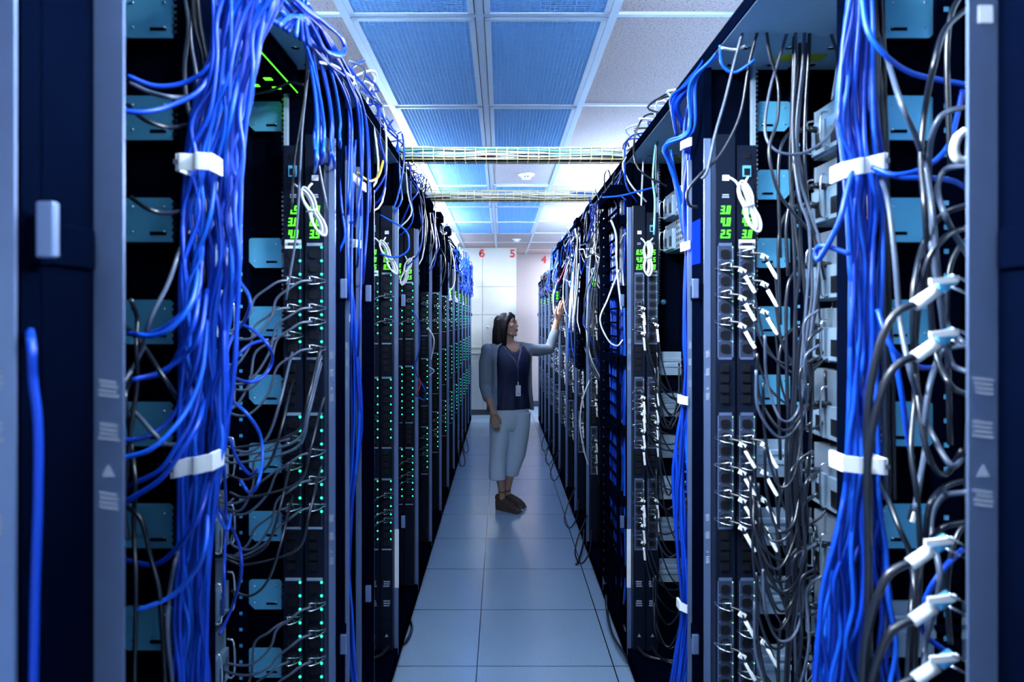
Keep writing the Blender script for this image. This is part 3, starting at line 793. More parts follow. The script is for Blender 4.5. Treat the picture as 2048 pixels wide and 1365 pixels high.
# slim blue bundle between the second and third left rack
bundle([(300, 690, 712), (420, 690, 706), (520, 684, 700), (650, 697, 712), (760, 700, 722), (860, 700, 724), (960, 694, 712), (1100, 684, 700), (1200, 686, 704), (1365, 700, 716)], 2.16, .03, 9, BLUES, .0038,
       '%(c)s cable in the slim bundle beside the third left rack post', '%(c)s cables of the slim left bundle', wob=.12)
for (a, b, c, d, w) in ((702, 350, 730, 376, 'upper'), (702, 486, 722, 490, 'middle'), (688, 632, 700, 636, 'low')):
    cable_clip(a, b, c, d, 2.13, 16, 'white strap clip on the slim left bundle, %s one' % w, dep=.03)
cable([W(x, y, 2.0) for x, y in ((676, 330), (684, 420), (690, 470), (680, 500), (672, 528))], .004, 'cable_blue', 'thick blue cable bending beside the third left rack post')

# ---- right: thick bundle
YR = 1.27
TR1 = [(-40, 1700, 1742), (60, 1690, 1748), (150, 1680, 1752), (240, 1672, 1755), (340, 1690, 1768), (420, 1695, 1765), (520, 1700, 1766), (640, 1702, 1760), (780, 1700, 1756), (920, 1694, 1760), (980, 1692, 1756), (1060, 1675, 1765), (1180, 1645, 1785), (1400, 1628, 1800)]
bundle(TR1, YR, .04, 36, BLUES, .0044, '%(c)s network cable in the thick bundle strapped to the nearest right rack', '%(c)s cables in the thick right bundle', wob=.12)
bundle(TR1, YR + .03, .02, 7, ['cable_black', 'cable_grey', 'cable_black'], .0044, '%(c)s cable among the blue cables of the thick right bundle', '%(c)s cables in the thick right bundle', wob=.1)
bundle([(-40, 1740, 1765), (200, 1755, 1772), (500, 1765, 1780), (760, 1768, 1785), (1000, 1770, 1790)], YR + .01, .01, 4, ['cable_black', 'cable_grey'], .0044, '%(c)s cable hanging just right of the thick right bundle', '%(c)s cables beside the thick right bundle', wob=.1)
cable_clip(1766, 324, 1674, 347, YR - .055, 32, 'white plastic strap clip around upper part of the thick right cable bundle')
cable_clip(1766, 932, 1672, 921, YR - .055, 32, 'white plastic strap clip around lower part of the thick right cable bundle')
ra = [
 ('cable_blue_light', [(1722, -20), (1735, 60), (1770, 110), (1820, 145), (1880, 160), (1935, 170)]),
 ('cable_blue', [(1745, 335), (1790, 350), (1850, 335), (1895, 295), (1915, 230), (1925, 180)]),
 ('cable_blue_light', [(1750, 342), (1800, 354), (1860, 356), (1905, 362), (1930, 375)]),
 ('cable_blue', [(1755, 620), (1775, 680), (1800, 715), (1840, 735), (1872, 736)]),
 ('cable_blue', [(1765, 640), (1790, 720), (1805, 800), (1815, 870), (1825, 918)]),
 ('cable_blue', [(1925, 1100), (1890, 1135), (1860, 1180), (1842, 1230), (1850, 1270), (1900, 1310)]),
 ('cable_blue', [(1705, 340), (1692, 390), (1680, 440), (1655, 492), (1636, 520), (1632, 503), (1646, 492), (1700, 508)]),
]
for i, (m, a) in enumerate(ra):
    cable([W(x, y, YR - .08 - .03 * math.sin(j)) for j, (x, y) in enumerate(a)], .0046, m, 'blue cable branching off the thick right bundle, %s from the top' % ORD[i])
rd = [
 ('cable_grey', [(1752, 60), (1775, 120), (1800, 200), (1830, 270), (1850, 330), (1865, 420), (1875, 540), (1890, 640), (1930, 690)]), ('cable_black', [(1930, 20), (1890, 60), (1868, 130), (1850, 220), (1842, 320), (1850, 420), (1858, 560), (1870, 700), (1900, 770), (1935, 790)]),
 ('cable_grey', [(1925, 215), (1885, 230), (1862, 280), (1858, 360), (1862, 480), (1880, 600), (1900, 720), (1935, 745)]), ('cable_grey', [(1755, 340), (1775, 400), (1790, 520), (1800, 640), (1820, 740), (1840, 800), (1860, 860), (1900, 930), (1925, 920)]),
 ('cable_black', [(1935, 410), (1885, 430), (1850, 480), (1830, 560), (1825, 660), (1830, 780), (1822, 900), (1835, 1000), (1840, 1150), (1825, 1390)]), ('cable_grey', [(1935, 330), (1890, 340), (1875, 380), (1890, 430), (1910, 470), (1935, 510)]),
 ('cable_grey', [(1935, 690), (1885, 705), (1860, 770), (1850, 850), (1850, 900), (1840, 960), (1830, 1020)]), ('cable_black', [(1935, 960), (1890, 975), (1860, 1010), (1850, 1080), (1830, 1150), (1822, 1240), (1815, 1370)]),
 ('cable_black', [(1935, 455), (1890, 475), (1850, 540), (1830, 700), (1840, 830), (1860, 920), (1890, 950), (1925, 900)]), ('cable_black', [(1750, 950), (1772, 990), (1800, 1060), (1820, 1110), (1830, 1200), (1828, 1390)]),
 ('cable_black', [(1930, 1045), (1880, 1060), (1850, 1110), (1830, 1180), (1820, 1260), (1840, 1370)]), ('cable_grey', [(1935, 985), (1885, 995), (1862, 1050), (1880, 1150), (1870, 1220), (1850, 1290), (1850, 1370)]),
]
for i, (m, a) in enumerate(rd):
    cable([W(x, y, 1.12 + .03 * math.sin(2 * j + i) + .17 * max(0, min(1, (1790 - x) / 30))) for j, (x, y) in enumerate(a)], .0048, m, 'dark cord hanging inside the nearest right rack, %s of twelve from the bundle side' % ORD[i])
# clear plug on the loose end of a grey cable
t = thing('loose_plug', W(1828, 1028, 1.12), 'clear network plug on a loose grey cable end, right rack', 'plug')
c = W(1828, 1028, 1.12); MB().obox(c, ((.3, 0, 1), (1, 0, -.3), (0, 1, 0)), (.012, .006, .005)).build('body', 'silver', t); MB().obox(c + Vector((-.004, -.006, -.004)), ((.3, 0, 1), (1, 0, -.3), (0, 1, 0)), (.008, .003, .0015)).build('latch', 'white_plastic', t)

# ---- right: second bundle (beside the third rack post)
TR2 = [(130, 1405, 1450), (200, 1375, 1412), (283, 1370, 1400), (360, 1358, 1402), (490, 1374, 1394), (640, 1366, 1390), (800, 1370, 1392), (880, 1350, 1392), (960, 1345, 1392), (1080, 1352, 1392), (1212, 1366, 1390), (1365, 1342, 1384)]
bundle(TR2, 2.12, .03, 18, BLUES, .0045, '%(c)s cable in the bundle strapped down the third right rack post', '%(c)s cables of the second right bundle', wob=.14)
for i, (x0, y0, x1, y1) in enumerate(((1402, 280, 1364, 292), (1394, 486, 1364, 495), (1392, 805, 1358, 798), (1392, 1222, 1356, 1206))):
    cable_clip(x0, y0, x1, y1, 2.08, 17, 'white strap clip on the second right cable bundle, %s from the top' % ORD[i], dep=.035)
# blue cables climbing over the right roofs
for i in range(16):
    a = rnd.uniform(-14, 14)
    P = [(1540 + 2 * a, -40), (1490 + a, 30), (1430 + a, 110), (1385 + a * .8, 165), (1352 + a * .5, 205 + a * .5), (1362 + a, 250 + rnd.uniform(-10, 30))]
    if i % 4 == 3: P = P[:4] + [(1380 + a, 260), (1330 + a * .4, 290), (1345, 340), (1362, 400), (1372, 470)]
    cable([W(x + rnd.uniform(-5, 5), y + rnd.uniform(-5, 5), 1.62 + .52 * (j / max(1, len(P) - 1)) ** .6) for j, (x, y) in enumerate(P)], .0042, BLUES[i % 4], 'blue cable draped over the roof edge of the second right rack', 'blue cables over the right roof edge')
up = [('cable_grey', [(1500, 10), (1470, 120), (1450, 200), (1430, 270), (1415, 340), (1404, 358)]), ('cable_black', [(1528, 20), (1500, 120), (1480, 230), (1440, 310), (1400, 350), (1376, 380), (1378, 410), (1395, 414)]),
      ('cable_grey', [(1600, -20), (1570, 80), (1540, 180), (1530, 260), (1550, 300), (1600, 308), (1650, 280), (1672, 240)]), ('cable_grey', [(1640, -10), (1660, 60), (1675, 120), (1665, 200)]),
      ('cable_black', [(1530, 40), (1540, 110), (1556, 170), (1555, 240), (1538, 300), (1555, 380), (1590, 430), (1630, 480), (1650, 560)]), ('cable_blue_light', [(1440, 90), (1445, 130), (1470, 145), (1510, 120)]), ('cable_white', [(1442, 96), (1470, 100), (1490, 92)]),
      ('cable_grey', [(1592, 20), (1590, 130), (1585, 240), (1588, 320), (1600, 400), (1620, 470), (1612, 620), (1600, 760)]), ('cable_grey', [(1612, 20), (1605, 130), (1592, 260), (1600, 360), (1625, 440), (1640, 500), (1625, 640), (1605, 800)])]
for i, (m, a) in enumerate(up):
    cable([W(x, y, 1.70 + .02 * math.sin(j)) for j, (x, y) in enumerate(a)], .0038, m, '%s cable hanging down from the roof of the second right rack, %s of nine' % (m.split('_')[1], ORD[i]))

# ---- right trunk of black cords in the second rack
TT = [(20, 1590, 1620), (330, 1580, 1612), (560, 1590, 1640), (700, 1590, 1625), (900, 1580, 1620), (1100, 1575, 1612), (1400, 1570, 1605)]
bundle(TT, 1.74, .03, 5, ['cable_black', 'cable_black', 'cable_grey'], .0042, '%(c)s cord in the trunk running down inside the second right rack', '%(c)s cords of the right trunk', wob=.2)

# ---- power cords with plug, wire clip and (right row) white sleeve
def power_cord(s, k, j, b, i, end, sag, m, label, group=None, sleeve=True):
    o0 = .017 + .058 * j; yf = B[k] - .085; xc = (X(s, o0) + X(s, o0 + .052)) / 2; z = outlet_z(b, i)
    root = thing('power_cable', (xc, yf, z), label, 'power cable', group)
    d = s
    MB().box((xc - .011, yf - .030, z - .009), (xc + .011, yf - .004, z + .009)).build('plug', 'cable_black', root, bevel=.003)
    w = MB()
    w.tube(smooth_path([(xc - d * .030, yf - .001, z + .002), (xc - d * .018, yf - .022, z + .006), (xc + d * .004, yf - .034, z + .011), (xc + d * .013, yf - .026, z + .006)], 3), .0011, 5)
    w.tube(smooth_path([(xc - d * .030, yf - .001, z - .002), (xc - d * .016, yf - .022, z - .008), (xc + d * .006, yf - .034, z - .010), (xc + d * .013, yf - .026, z - .006)], 3), .0011, 5)
    w.tube([(xc + d * .004, yf - .034, z + .011), (xc + d * .006, yf - .034, z - .010)], .0011, 5)
    w.build('wire_clip', 'silver', root)
    p0 = Vector((xc, yf - .028, z)); p1 = Vector((xc + d * .024, yf - .046, z - .004)); 
    if sleeve and k == 4:
        p1 = Vector((xc + d * .006, yf - .046, z - .008)); p2 = Vector((xc + d * .008, yf - .052, z - .026)); p3 = Vector((xc + d * .013, yf - .056, z - .078))
    elif sleeve: p2 = Vector((xc + d * .030, yf - .055, z - .018)); p3 = Vector((xc + d * .052, yf - .060, z - .060))
    else: p2 = Vector((xc + d * .050, yf - .055, z - .022)); p3 = Vector((xc + d * .085, yf - .055, z - .050))
    e = Vector((X(s, end[0]), B[k] - .10 - end[2], z + end[1]))
    mid = (p3 + e) / 2; mid.z = min(p3.z, e.z) - sag; mid.y = yf - .07
    q = (mid + e) / 2 + Vector((d * .03, 0, -sag * .35))
    P = smooth_path([p0, p1, p2, p3, p3 * .55 + mid * .45 + Vector((-d * .012, 0, -sag * .25)), mid, q, e], 5)
    MB().tube(P, .0034, 6).build('lead', m, root)
    if sleeve:
        MB().tube(smooth_path([p2 * .8 + p3 * .2, p3, p3 + (p3 - p2) * .25], 3), .0052, 8).build('sleeve', 'white_plastic', root, label='white sleeve')
        c = p1 * .4 + p2 * .6
        MB().obox(c, ((1, 0, -.5), (0, 1, 0), (.5, 0, 1)), (.009, .004, .006)).build('tag', 'white_plastic', root, label='white tag')
    return root
NM = {0: 'aisle-side', 1: 'inner'}
def cords(s, k, spec, m, col, sleeve, group=None):
    for j in (0, 1):
        for n, (b, i) in enumerate(spec[j]):
            if s > 0: end = (rnd.uniform(.24, .33), rnd.uniform(-.30, .02), rnd.uniform(0, .08)); sag = rnd.uniform(.06, .22)
            else: end = (rnd.uniform(.24, .31), rnd.uniform(-.16, -.06), rnd.uniform(0, .08)); sag = rnd.uniform(.01, .05)
            power_cord(s, k, j, b, i, end, sag, m if n % 4 or s > 0 else 'cable_grey', '%s cord, %s plug down on the %s power strip of %s rack %s' % (col, ORD[n], NM[j], ROW[s].split()[0], ORD[k - 1]), group, sleeve)
cords(1, 2, [[(0, 1), (0, 3), (0, 5), (1, 1), (1, 3), (1, 5), (1, 7), (2, 1), (2, 4)], [(0, 0), (0, 2), (0, 4), (1, 1), (1, 3), (1, 5), (1, 7), (2, 3), (2, 6)]], 'cable_black', 'white-sleeved', True)
cords(-1, 2, [[(0, 2), (0, 4), (0, 5), (0, 7), (1, 2), (1, 4), (1, 6), (2, 1), (2, 3), (2, 5)], [(0, 2), (0, 4), (0, 6), (1, 1), (1, 3), (1, 6), (2, 2), (2, 5)]], 'cable_grey', 'grey', False)
cords(1, 4, [[(0, 3), (0, 4), (0, 6), (1, 1), (1, 2), (1, 3), (1, 5), (1, 7), (2, 1), (2, 2), (2, 4), (2, 6)], [(0, 5), (1, 0), (1, 2), (1, 4), (1, 6), (2, 1), (2, 3)]], 'cable_black', 'white-sleeved', True)
cords(-1, 4, [[(0, 2), (0, 5), (2, 1), (2, 3), (2, 4)], [(0, 3), (1, 4)]], 'cable_grey', 'grey', False)
protoR = [o for o in COL.objects if o.get('category') == 'power cable' and 'right rack ' + ORD[3] in o['label']]
cnt = 0
for k in range(5, len(B)):
    use = protoR
    for o in use:
        c = copy_tree(o); c.location = o.location + Vector((0, B[k] - B[4], rnd.choice((0, 0, -PITCH, PITCH)))); c['label'] = o['label'].replace('rack fourth', 'rack ' + ORD[k - 1]); cnt += 1
protoL = [o for o in COL.objects if o.get('category') == 'power cable' and 'left rack ' + ORD[3] in o['label']]
for k in range(5, 12):
    for o in protoL[:5]:
        c = copy_tree(o); c.location = o.location + Vector((0, B[k] - B[4], 0)); c['label'] = o['label'].replace('rack fourth', 'rack ' + ORD[k - 1])
# cords that run into the back of the servers (corrugated black plugs)
def server_cord(s, k, off, y, z, drop, label):
    x = X(s, off); d = -s
    root = thing('power_cable', (x, y, z), label, 'power cable')
    P = smooth_path([(x, y, z), (x + d * .05, y - .005, z + .004), (x + d * .10, y - .02, z - .02), (x + d * .125, y - .03, z - .10), (x + d * .12, y - .03, z - drop)], 6)
    MB().tube(P, .0045, 6).build('lead', 'cable_black', root)
    m = MB(); m.tube([P[0], P[4]], .009, 8)
    for i in range(4):
        a = P[4] + (P[10] - P[4]) * (i / 4); b = P[4] + (P[10] - P[4]) * (i / 4 + .14)
        m.tube([a, b], .0075, 8)
    m.build('plug', 'cable_black', root)
for i, z in enumerate((2.02, 1.86, 1.82, 1.66, 1.50, 1.30, 1.12, .94, .76, .55)):
    server_cord(1, 2, .285, B[2] - .12 - .05 * (i % 2), z + .03, rnd.uniform(.2, .45), 'black cord plugged into the back of a steel-blue server, %s down in second right rack' % ORD[i])
for i, z in enumerate((2.08, 1.88, 1.66, 1.42, 1.18, .98, .76)):
    server_cord(1, 1, .31, 1.2 - .05 * (i % 2), z + .03, rnd.uniform(.2, .4), 'black cord plugged into the back of a pale server, %s down in nearest right rack' % ORD[i])
# plugs reaching past the nearest right post
def side_plug(px, py, Y, label, m='cable_black'):
    a = W(px, py, Y); root = thing('power_cable', a, label, 'power cable')
    dv = Vector((-.9, 0, -.6)).normalized()
    MB().tube([a, a + dv * .022], .0085, 8).build('plug', 'steel', root)
    MB().tube([a + dv * .026, a + dv * .060], .0085, 10).build('sleeve', 'white_plastic', root, label='white sleeve')
    MB().obox(a + dv * .02 + Vector((0, -.008, .010)), ((1, 0, .1), (0, 1, 0), (0, 0, 1)), (.018, .003, .004)).build('tag', 'white_plastic', root, label='white tag')
    P = smooth_path([a + dv * .05, a + dv * .10, a + Vector((-.105, .01, -.16)), a + Vector((-.10, .02, -.32)), a + Vector((-.10, .02, -.6))], 5)
    MB().tube(P, .0055, 8).build('lead', m, root)
    w = MB()
    for dz in (0, -.016): w.tube(smooth_path([a + Vector((-.008, -.01, .006 + dz)), a + Vector((.008, -.014, -.002 + dz)), a + Vector((.022, -.012, -.012 + dz))], 3), .0014, 5)
    w.build('wire_clip', 'silver', root)
for i, (x, y) in enumerate(((1905, 560), (1905, 665), (1895, 1078), (1900, 1192), (1905, 1310))):
    side_plug(x, y, .92, 'white-sleeved plug poking out behind the nearest right post, %s from the top' % ORD[i])
# white loop hanging beside the nearest right post
cable([W(x, y, .95) for x, y in ((1930, 262), (1915, 275), (1908, 300), (1915, 318), (1932, 322))], .006, 'cable_white', 'thick white cable loop beside the nearest right post', k=5)

# ---- tied white cables hanging over the readouts
def tied_coil(px, py, Y, sc, lean, label, m='cable_white'):
    c = W(px, py, Y); root = thing('tied_cable', c, label, 'tied cable')
    k = MB()
    for i in range(6):
        a = (i - 2.5) * .0042 * sc; w = .010 * sc + .0022 * sc * i * .6; h = .045 * sc
        P = []
        for j in range(17):
            t = 2 * PI * j / 16; u = math.sin(t) * w * (1 - .55 * math.exp(-((math.cos(t)) / .35) ** 2)); v = math.cos(t) * h * (1 + .05 * i)
            P.append(c + Vector((u + a * .4 + lean * -v, -.012 - .003 * (i % 3), v)))
        k.tube(smooth_path(P, 2), .0024 * sc, 6)
    k.build('coil', m, root)
    MB().tube([c + Vector((-.013 * sc, -.02, -.001)), c + Vector((0, -.024, .002)), c + Vector((.013 * sc, -.02, .004))], .0022 * sc, 6).build('tie', 'white_plastic', root)
    for d in (-1, 1):
        MB().tube(smooth_path([c + Vector((d * .004 - lean * .04 * sc, -.012, .04 * sc)), c + Vector((d * .014 - lean * .05 * sc, -.014, .056 * sc)), c + Vector((d * .026 - lean * .06 * sc, -.008, .066 * sc))], 4), .0028 * sc, 6).build('tail', m, root)
tied_coil(628, 425, B[2] - .10, 1.15, .42, 'tied coil of grey-white cable over the readouts of the second left rack', 'cable_white')
tied_coil(1492, 415, B[2] - .10, 1.2, .32, 'tied coil of white cable over the readouts of the second right rack')
tied_coil(1293, 518, B[4] - .10, 1.35, .0, 'tied coil of white cable over the readouts of the fourth right rack')
tied_coil(776, 515, B[4] - .10, 1.3, .45, 'tied coil of white cable over the readouts of the fourth left rack')
nmR = {5: 'fifth', 6: 'sixth', 7: 'seventh', 8: 'eighth', 9: 'ninth', 10: 'tenth'}
for k in range(5, 13):
    for s in (-1, 1):
        if rnd.random() < .75 or k == 9:
            p = Vector((X(s, .06), B[k] - .10, 1.81)); tied_coil(VX + FPX * p.x / p.y, VY - FPX * (p.z - EYE) / p.y, p.y, 1.3, rnd.choice((-.3, .2, .5)), 'small tied white cable over the readouts of the %s %s rack' % (ORD[k - 1], ROW[s].split()[0]))

# ---- right finger duct cables
for i in range(26):
    y0 = B[4] + .15 + rnd.random() * .32; x = X(1, rnd.uniform(0, .045)); P = []; z = 2.12
    m = BLUES[i % 4] if i % 4 else 'cable_white'
    if i > 19: m = BLUES[i % 4]
    zend = rnd.choice((.2, .25, .4, .9, 1.2)) if m != 'cable_white' else 1.55
    while z > zend: P.append((x + rnd.uniform(-.006, .006), y0 + rnd.uniform(-.02, .02), z)); z -= .16
    nm = m.split('_')[1]
    cable(P, .0050, m, '%s cable running down the tall black finger duct of the right row' % nm, '%s cables in the right finger duct' % nm, k=3)
cable([W(x, y, 3.18) for x, y in ((1222, 440), (1232, 470), (1233, 520), (1236, 560), (1243, 620))], .005, 'cable_white', 'long white cable curving down in front of the finger duct')
cable([W(x, y, 2.9) for x, y in ((1205, 395), (1240, 392), (1280, 382), (1320, 372))], .004, 'cable_blue_light', 'light blue cable slung across the top of the fourth right rack')
cable([W(x, y, 3.0) for x, y in ((1238, 540), (1215, 600), (1200, 640), (1216, 680), (1234, 692), (1246, 680))], .0035, 'cable_white', 'thin white cable looping beside the finger duct')
for i, a in enumerate([[(1318, 255), (1310, 300), (1306, 360), (1310, 400), (1308, 470)], [(1335, 240), (1318, 260), (1312, 330), (1314, 395)], [(1342, 300), (1352, 360), (1362, 440), (1372, 500), (1368, 600)], [(1325, 300), (1345, 350), (1358, 420), (1366, 470)]]):
    cable([W(x, y, 2.75 - .2 * (i > 1)) for x, y in a], .004, ['cable_teal', 'cable_black', 'cable_blue_light', 'cable_blue'][i], '%s cable dropping from the roof of the fourth right rack' % ['teal', 'black', 'light blue', 'blue'][i])

# ---- tangles along the tops of both rows
def tangle(s, y0, y1, zlo, zhi, n, mats, label, group, r=.0042, hang=.35, xr=(-.03, .10), seg=5, ph=.7):
    for i in range(n):
        m = mats[i % len(mats)]; nm = m.split('_')[1]
        ya = rnd.uniform(y0, y1); L = (y1 - y0) * rnd.uniform(.25, .6); P = []
        for j in range(seg):
            P.append((X(s, rnd.uniform(*xr)), ya + L * (j / (seg - 1) - .5) + rnd.uniform(-.04, .04), rnd.uniform(zlo, zhi)))
        if rnd.random() < ph:
            e = Vector(P[-1]); P += [(X(s, rnd.uniform(-.045, .0)), e.y + .03, zlo - hang * rnd.uniform(.15, .5)), (X(s, rnd.uniform(-.03, .01)), e.y + rnd.uniform(-.05, .05), zlo - hang * rnd.uniform(.6, 1.0)), (X(s, rnd.uniform(.05, .10)), e.y + rnd.uniform(-.05, .05), zlo - hang * 1.15)]
        cable(P, r, m, label % {'c': nm}, group % {'c': nm}, k=4, n=5)
tangle(-1, 2.3, 3.2, 2.30, 2.40, 14, ['cable_blue', 'cable_white', 'cable_blue_dark', 'cable_grey', 'cable_blue_light'], '%(c)s cable draped over the left roofs before the nearer tray', '%(c)s cables over the left roofs, near', hang=.3)
tangle(-1, 3.2, 4.4, 2.28, 2.38, 20, ['cable_blue', 'cable_black', 'cable_white', 'cable_blue_light', 'cable_black'], '%(c)s cable draped over the left roofs between the two trays', '%(c)s cables over the left roofs, between trays', hang=.4, ph=.5, seg=6)
tangle(-1, 4.4, 6.6, 2.20, 2.32, 18, ['cable_black', 'cable_black', 'cable_white', 'cable_grey'], '%(c)s cable draped over the left roofs beyond the farther tray', '%(c)s cables over the left roofs, beyond trays', hang=.4, ph=.4, seg=7)
tangle(-1, 7.2, 10.2, 2.02, 2.36, 44, ['cable_blue', 'cable_blue', 'cable_blue_dark', 'cable_blue_light'], '%(c)s cable in the big blue tangle on the far end of the left row', '%(c)s cables of the far left tangle', r=.006, hang=.12, xr=(-.06, .08))
tangle(1, 2.4, 3.3, 2.30, 2.38, 8, ['cable_black', 'cable_white', 'cable_black', 'cable_blue'], '%(c)s cable draped over the right roofs before the nearer tray', '%(c)s cables over the right roofs, near', hang=.2)
tangle(1, 3.4, 5.4, 1.85, 2.34, 30, ['cable_white', 'cable_black', 'cable_grey', 'cable_blue_light', 'cable_blue', 'cable_black'], '%(c)s cable in the tangle over the right row around the tray ends', '%(c)s cables of the right tangle by the trays', r=.0042, hang=.6, ph=.3, seg=8)
tangle(1, 5.2, 7.0, 2.0, 2.3, 18, ['cable_white', 'cable_blue', 'cable_black', 'cable_blue'], '%(c)s cable in the tangle of the right row near the person', '%(c)s cables of the right tangle near the person', r=.005, hang=.4, ph=.4, seg=7)
tangle(1, 6.4, 8.2, 2.08, 2.38, 24, ['cable_blue', 'cable_blue_dark', 'cable_blue_light'], '%(c)s cable in the blue bunch on the right row beyond the person', '%(c)s cables of the far right bunch', r=.006, hang=.2, xr=(.0, .11))
tangle(1, 7.9, 9.4, 1.96, 2.15, 20, ['cable_black', 'cable_grey', 'cable_black', 'cable_blue_dark'], '%(c)s cable in the dark tangle on the far end of the right row', '%(c)s cables of the far right dark tangle', r=.006, hang=.12, xr=(-.05, .08))
# long white loops on the right row
for i in range(4):
    y0 = rnd.uniform(4.45, 5.3); x = X(1, -.03 - .02 * rnd.random()); zt = rnd.uniform(1.75, 2.2); zb = rnd.uniform(1.45, 1.6); w = rnd.uniform(.05, .12)
    P = [(x + .01, y0 - w, zt), (x, y0 - w * .9, (zt + zb) / 2), (x - .01, y0 - w * .3, zb + .03), (x - .01, y0, zb), (x - .005, y0 + w * .4, zb + .04), (x, y0 + w * .8, (zt + zb) / 2), (x + .02, y0 + w * .5, zt - .05)]
    cable(P, .0050, 'cable_white', 'white cable hanging in a long loop on the right row before the person', 'long white loops of the right row', k=5)
cable([W(x, y, 4.6) for x, y in ((1180, 760), (1165, 800), (1160, 850), (1168, 900), (1176, 930))], .005, 'cable_white', 'white cable bowing low beside the sixth right rack')
cable([W(1143, 484, 6.2), W(1135, 520, 6.2), W(1122, 555, 6.3), W(1114, 567, 6.4)], .005, 'cable_red', 'red cable slanting down beside the blue bunch, long one')
cable([W(1146, 486, 6.1), W(1151, 495, 6.0), W(1154, 502, 5.9)], .005, 'cable_red', 'red cable end beside the blue bunch, short one')
cable([W(x, y, 3.3) for x, y in ((770, 268), (780, 285), (783, 308))], .005, 'cable_red', 'short red cable at the left end of the nearer tray')
cable([W(x, y, .435 * FPX / (VX - x)) for x, y in ((716, 346), (724, 354), (738, 362), (752, 358), (760, 345), (766, 322))], .0045, 'cable_yellow', 'yellow cable bowed under the left roofs')
for i, a in enumerate([[(760, 430), (810, 460), (818, 490), (812, 505), (790, 515), (760, 508)], [(826, 620), (838, 650), (838, 700), (830, 740), (850, 780), (848, 800), (830, 790)], [(838, 755), (840, 770), (834, 790)]]):
    cable([W(x, y, (3.0, 3.75, 3.7)[i]) for x, y in a], .0042, ['cable_blue_light', 'cable_blue', 'cable_red'][i], ['light blue cable looping from the fourth left rack readouts', 'blue cable twisting down beside the fifth left rack', 'short red cable beside the fifth left rack'][i])
for i, a in enumerate([[(855, 655), (868, 680), (862, 720)], [(858, 735), (868, 742), (858, 752)]]):
    cable([W(x, y, 4.4) for x, y in a], .005, 'cable_white', '%s white cable loop beside the sixth left rack' % ['upper', 'lower'][i])
# cables reaching the floor
def floor_cord(P, label, plug=True):
    root = thing('loose_cable', P[-1], label, 'loose cable')
    S = smooth_path(P, 6); MB().tube(S, .0065, 8).build('lead', 'cable_black', root)
    if plug:
        d = (S[-1] - S[-3]).normalized(); MB().tube([S[-1] - d * .01, S[-1] + d * .03, S[-1] + d * .035, S[-1] + d * .065], [.008, .010, .016, .014], 10).build('plug', 'cable_black', root)
def onfloor(px, py, dz=.012):
    Y = (EYE - dz) * FPX / (py - VY); return W(px, py, Y)
floor_cord([W(1212, 1190, 3.55), W(1215, 1230, 3.5), W(1225, 1270, 3.35), onfloor(1248, 1308, .05), onfloor(1272, 1340, .014)], 'loose black cord with plug end lying on the floor before the right racks, longer one')
floor_cord([W(1248, 1250, 3.3), W(1256, 1285, 3.25), onfloor(1268, 1312, .03), onfloor(1276, 1325, .014)], 'short black cord with plug end on the floor beside the longer one')
floor_cord([W(812, 1195, 3.7), W(816, 1230, 3.7), onfloor(824, 1255, .03), onfloor(812, 1285, .012), onfloor(795, 1293, .012)], 'black cord curling on the floor at the left fourth rack', plug=False)
floor_cord([W(1168, 1060, 4.7), W(1166, 1090, 4.6), onfloor(1156, 1125, .014), onfloor(1152, 1130, .012)], 'black cord end lying on the floor by the right sixth rack', plug=False)
for i in range(5):
    k = (6, 7, 9, 10, 11)[i]; y = B[k] - .1
    P = [(X(1, .0), y, .28), (X(1, -.06), y - .03, .16), (X(1, -.09), y - .08, .06), (X(1, -.06), y - .16, .02), (X(1, -.01), y - .18, .10), (X(1, .0), y - .2, .24)]
    cable(P, .005, 'cable_black', 'black cable loop drooping to the floor under the %s right rack' % ORD[k - 1])
for i, k in enumerate((10, 11)):
    y = B[k] - .1
    cable([(X(-1, .0), y, .28), (X(-1, -.05), y - .03, .12), (X(-1, -.07), y - .1, .02), (X(-1, -.03), y - .2, .02), (X(-1, .0), y - .22, .2)], .005, 'cable_black', 'black cable loop drooping to the floor under the %s left rack' % ORD[k - 1])
# hanging dark loops in the second right rack
for i in range(16):
    yt = rnd.uniform(700, 1250); x0 = rnd.uniform(1500, 1530); x1 = rnd.uniform(1580, 1625); sg = rnd.uniform(60, 180)
    P = [(x0, yt - 40), (x0 + 4, yt + sg * .4), ((x0 + x1) / 2 - 10, yt + sg), ((x0 + x1) / 2 + 22, yt + sg * .92), (x1, yt + sg * .3), (x1 - 4, yt - 60), (x1 + 25, yt - 90)]
    cable([W(x, y, 1.66 + .05 * rnd.random()) for x, y in P], .0036, 'cable_black' if i % 4 else 'cable_grey', 'dark cord looping between power strip and servers in the second right rack', 'dark looping cords of the second right rack')
for i in range(10):
    yt = rnd.uniform(720, 1250); x0 = rnd.uniform(1305, 1320); x1 = rnd.uniform(1345, 1375); sg = rnd.uniform(40, 110)
    P = [(x0, yt - 40), (x0 + 3, yt + sg * .4), ((x0 + x1) / 2, yt + sg), (x1, yt + sg * .3), (x1 + 2, yt - 50)]
    cable([W(x, y, 2.85 + .05 * rnd.random()) for x, y in P], .0042, 'cable_black', 'dark cord looping in the fourth right rack', 'dark looping cords of the fourth right rack')
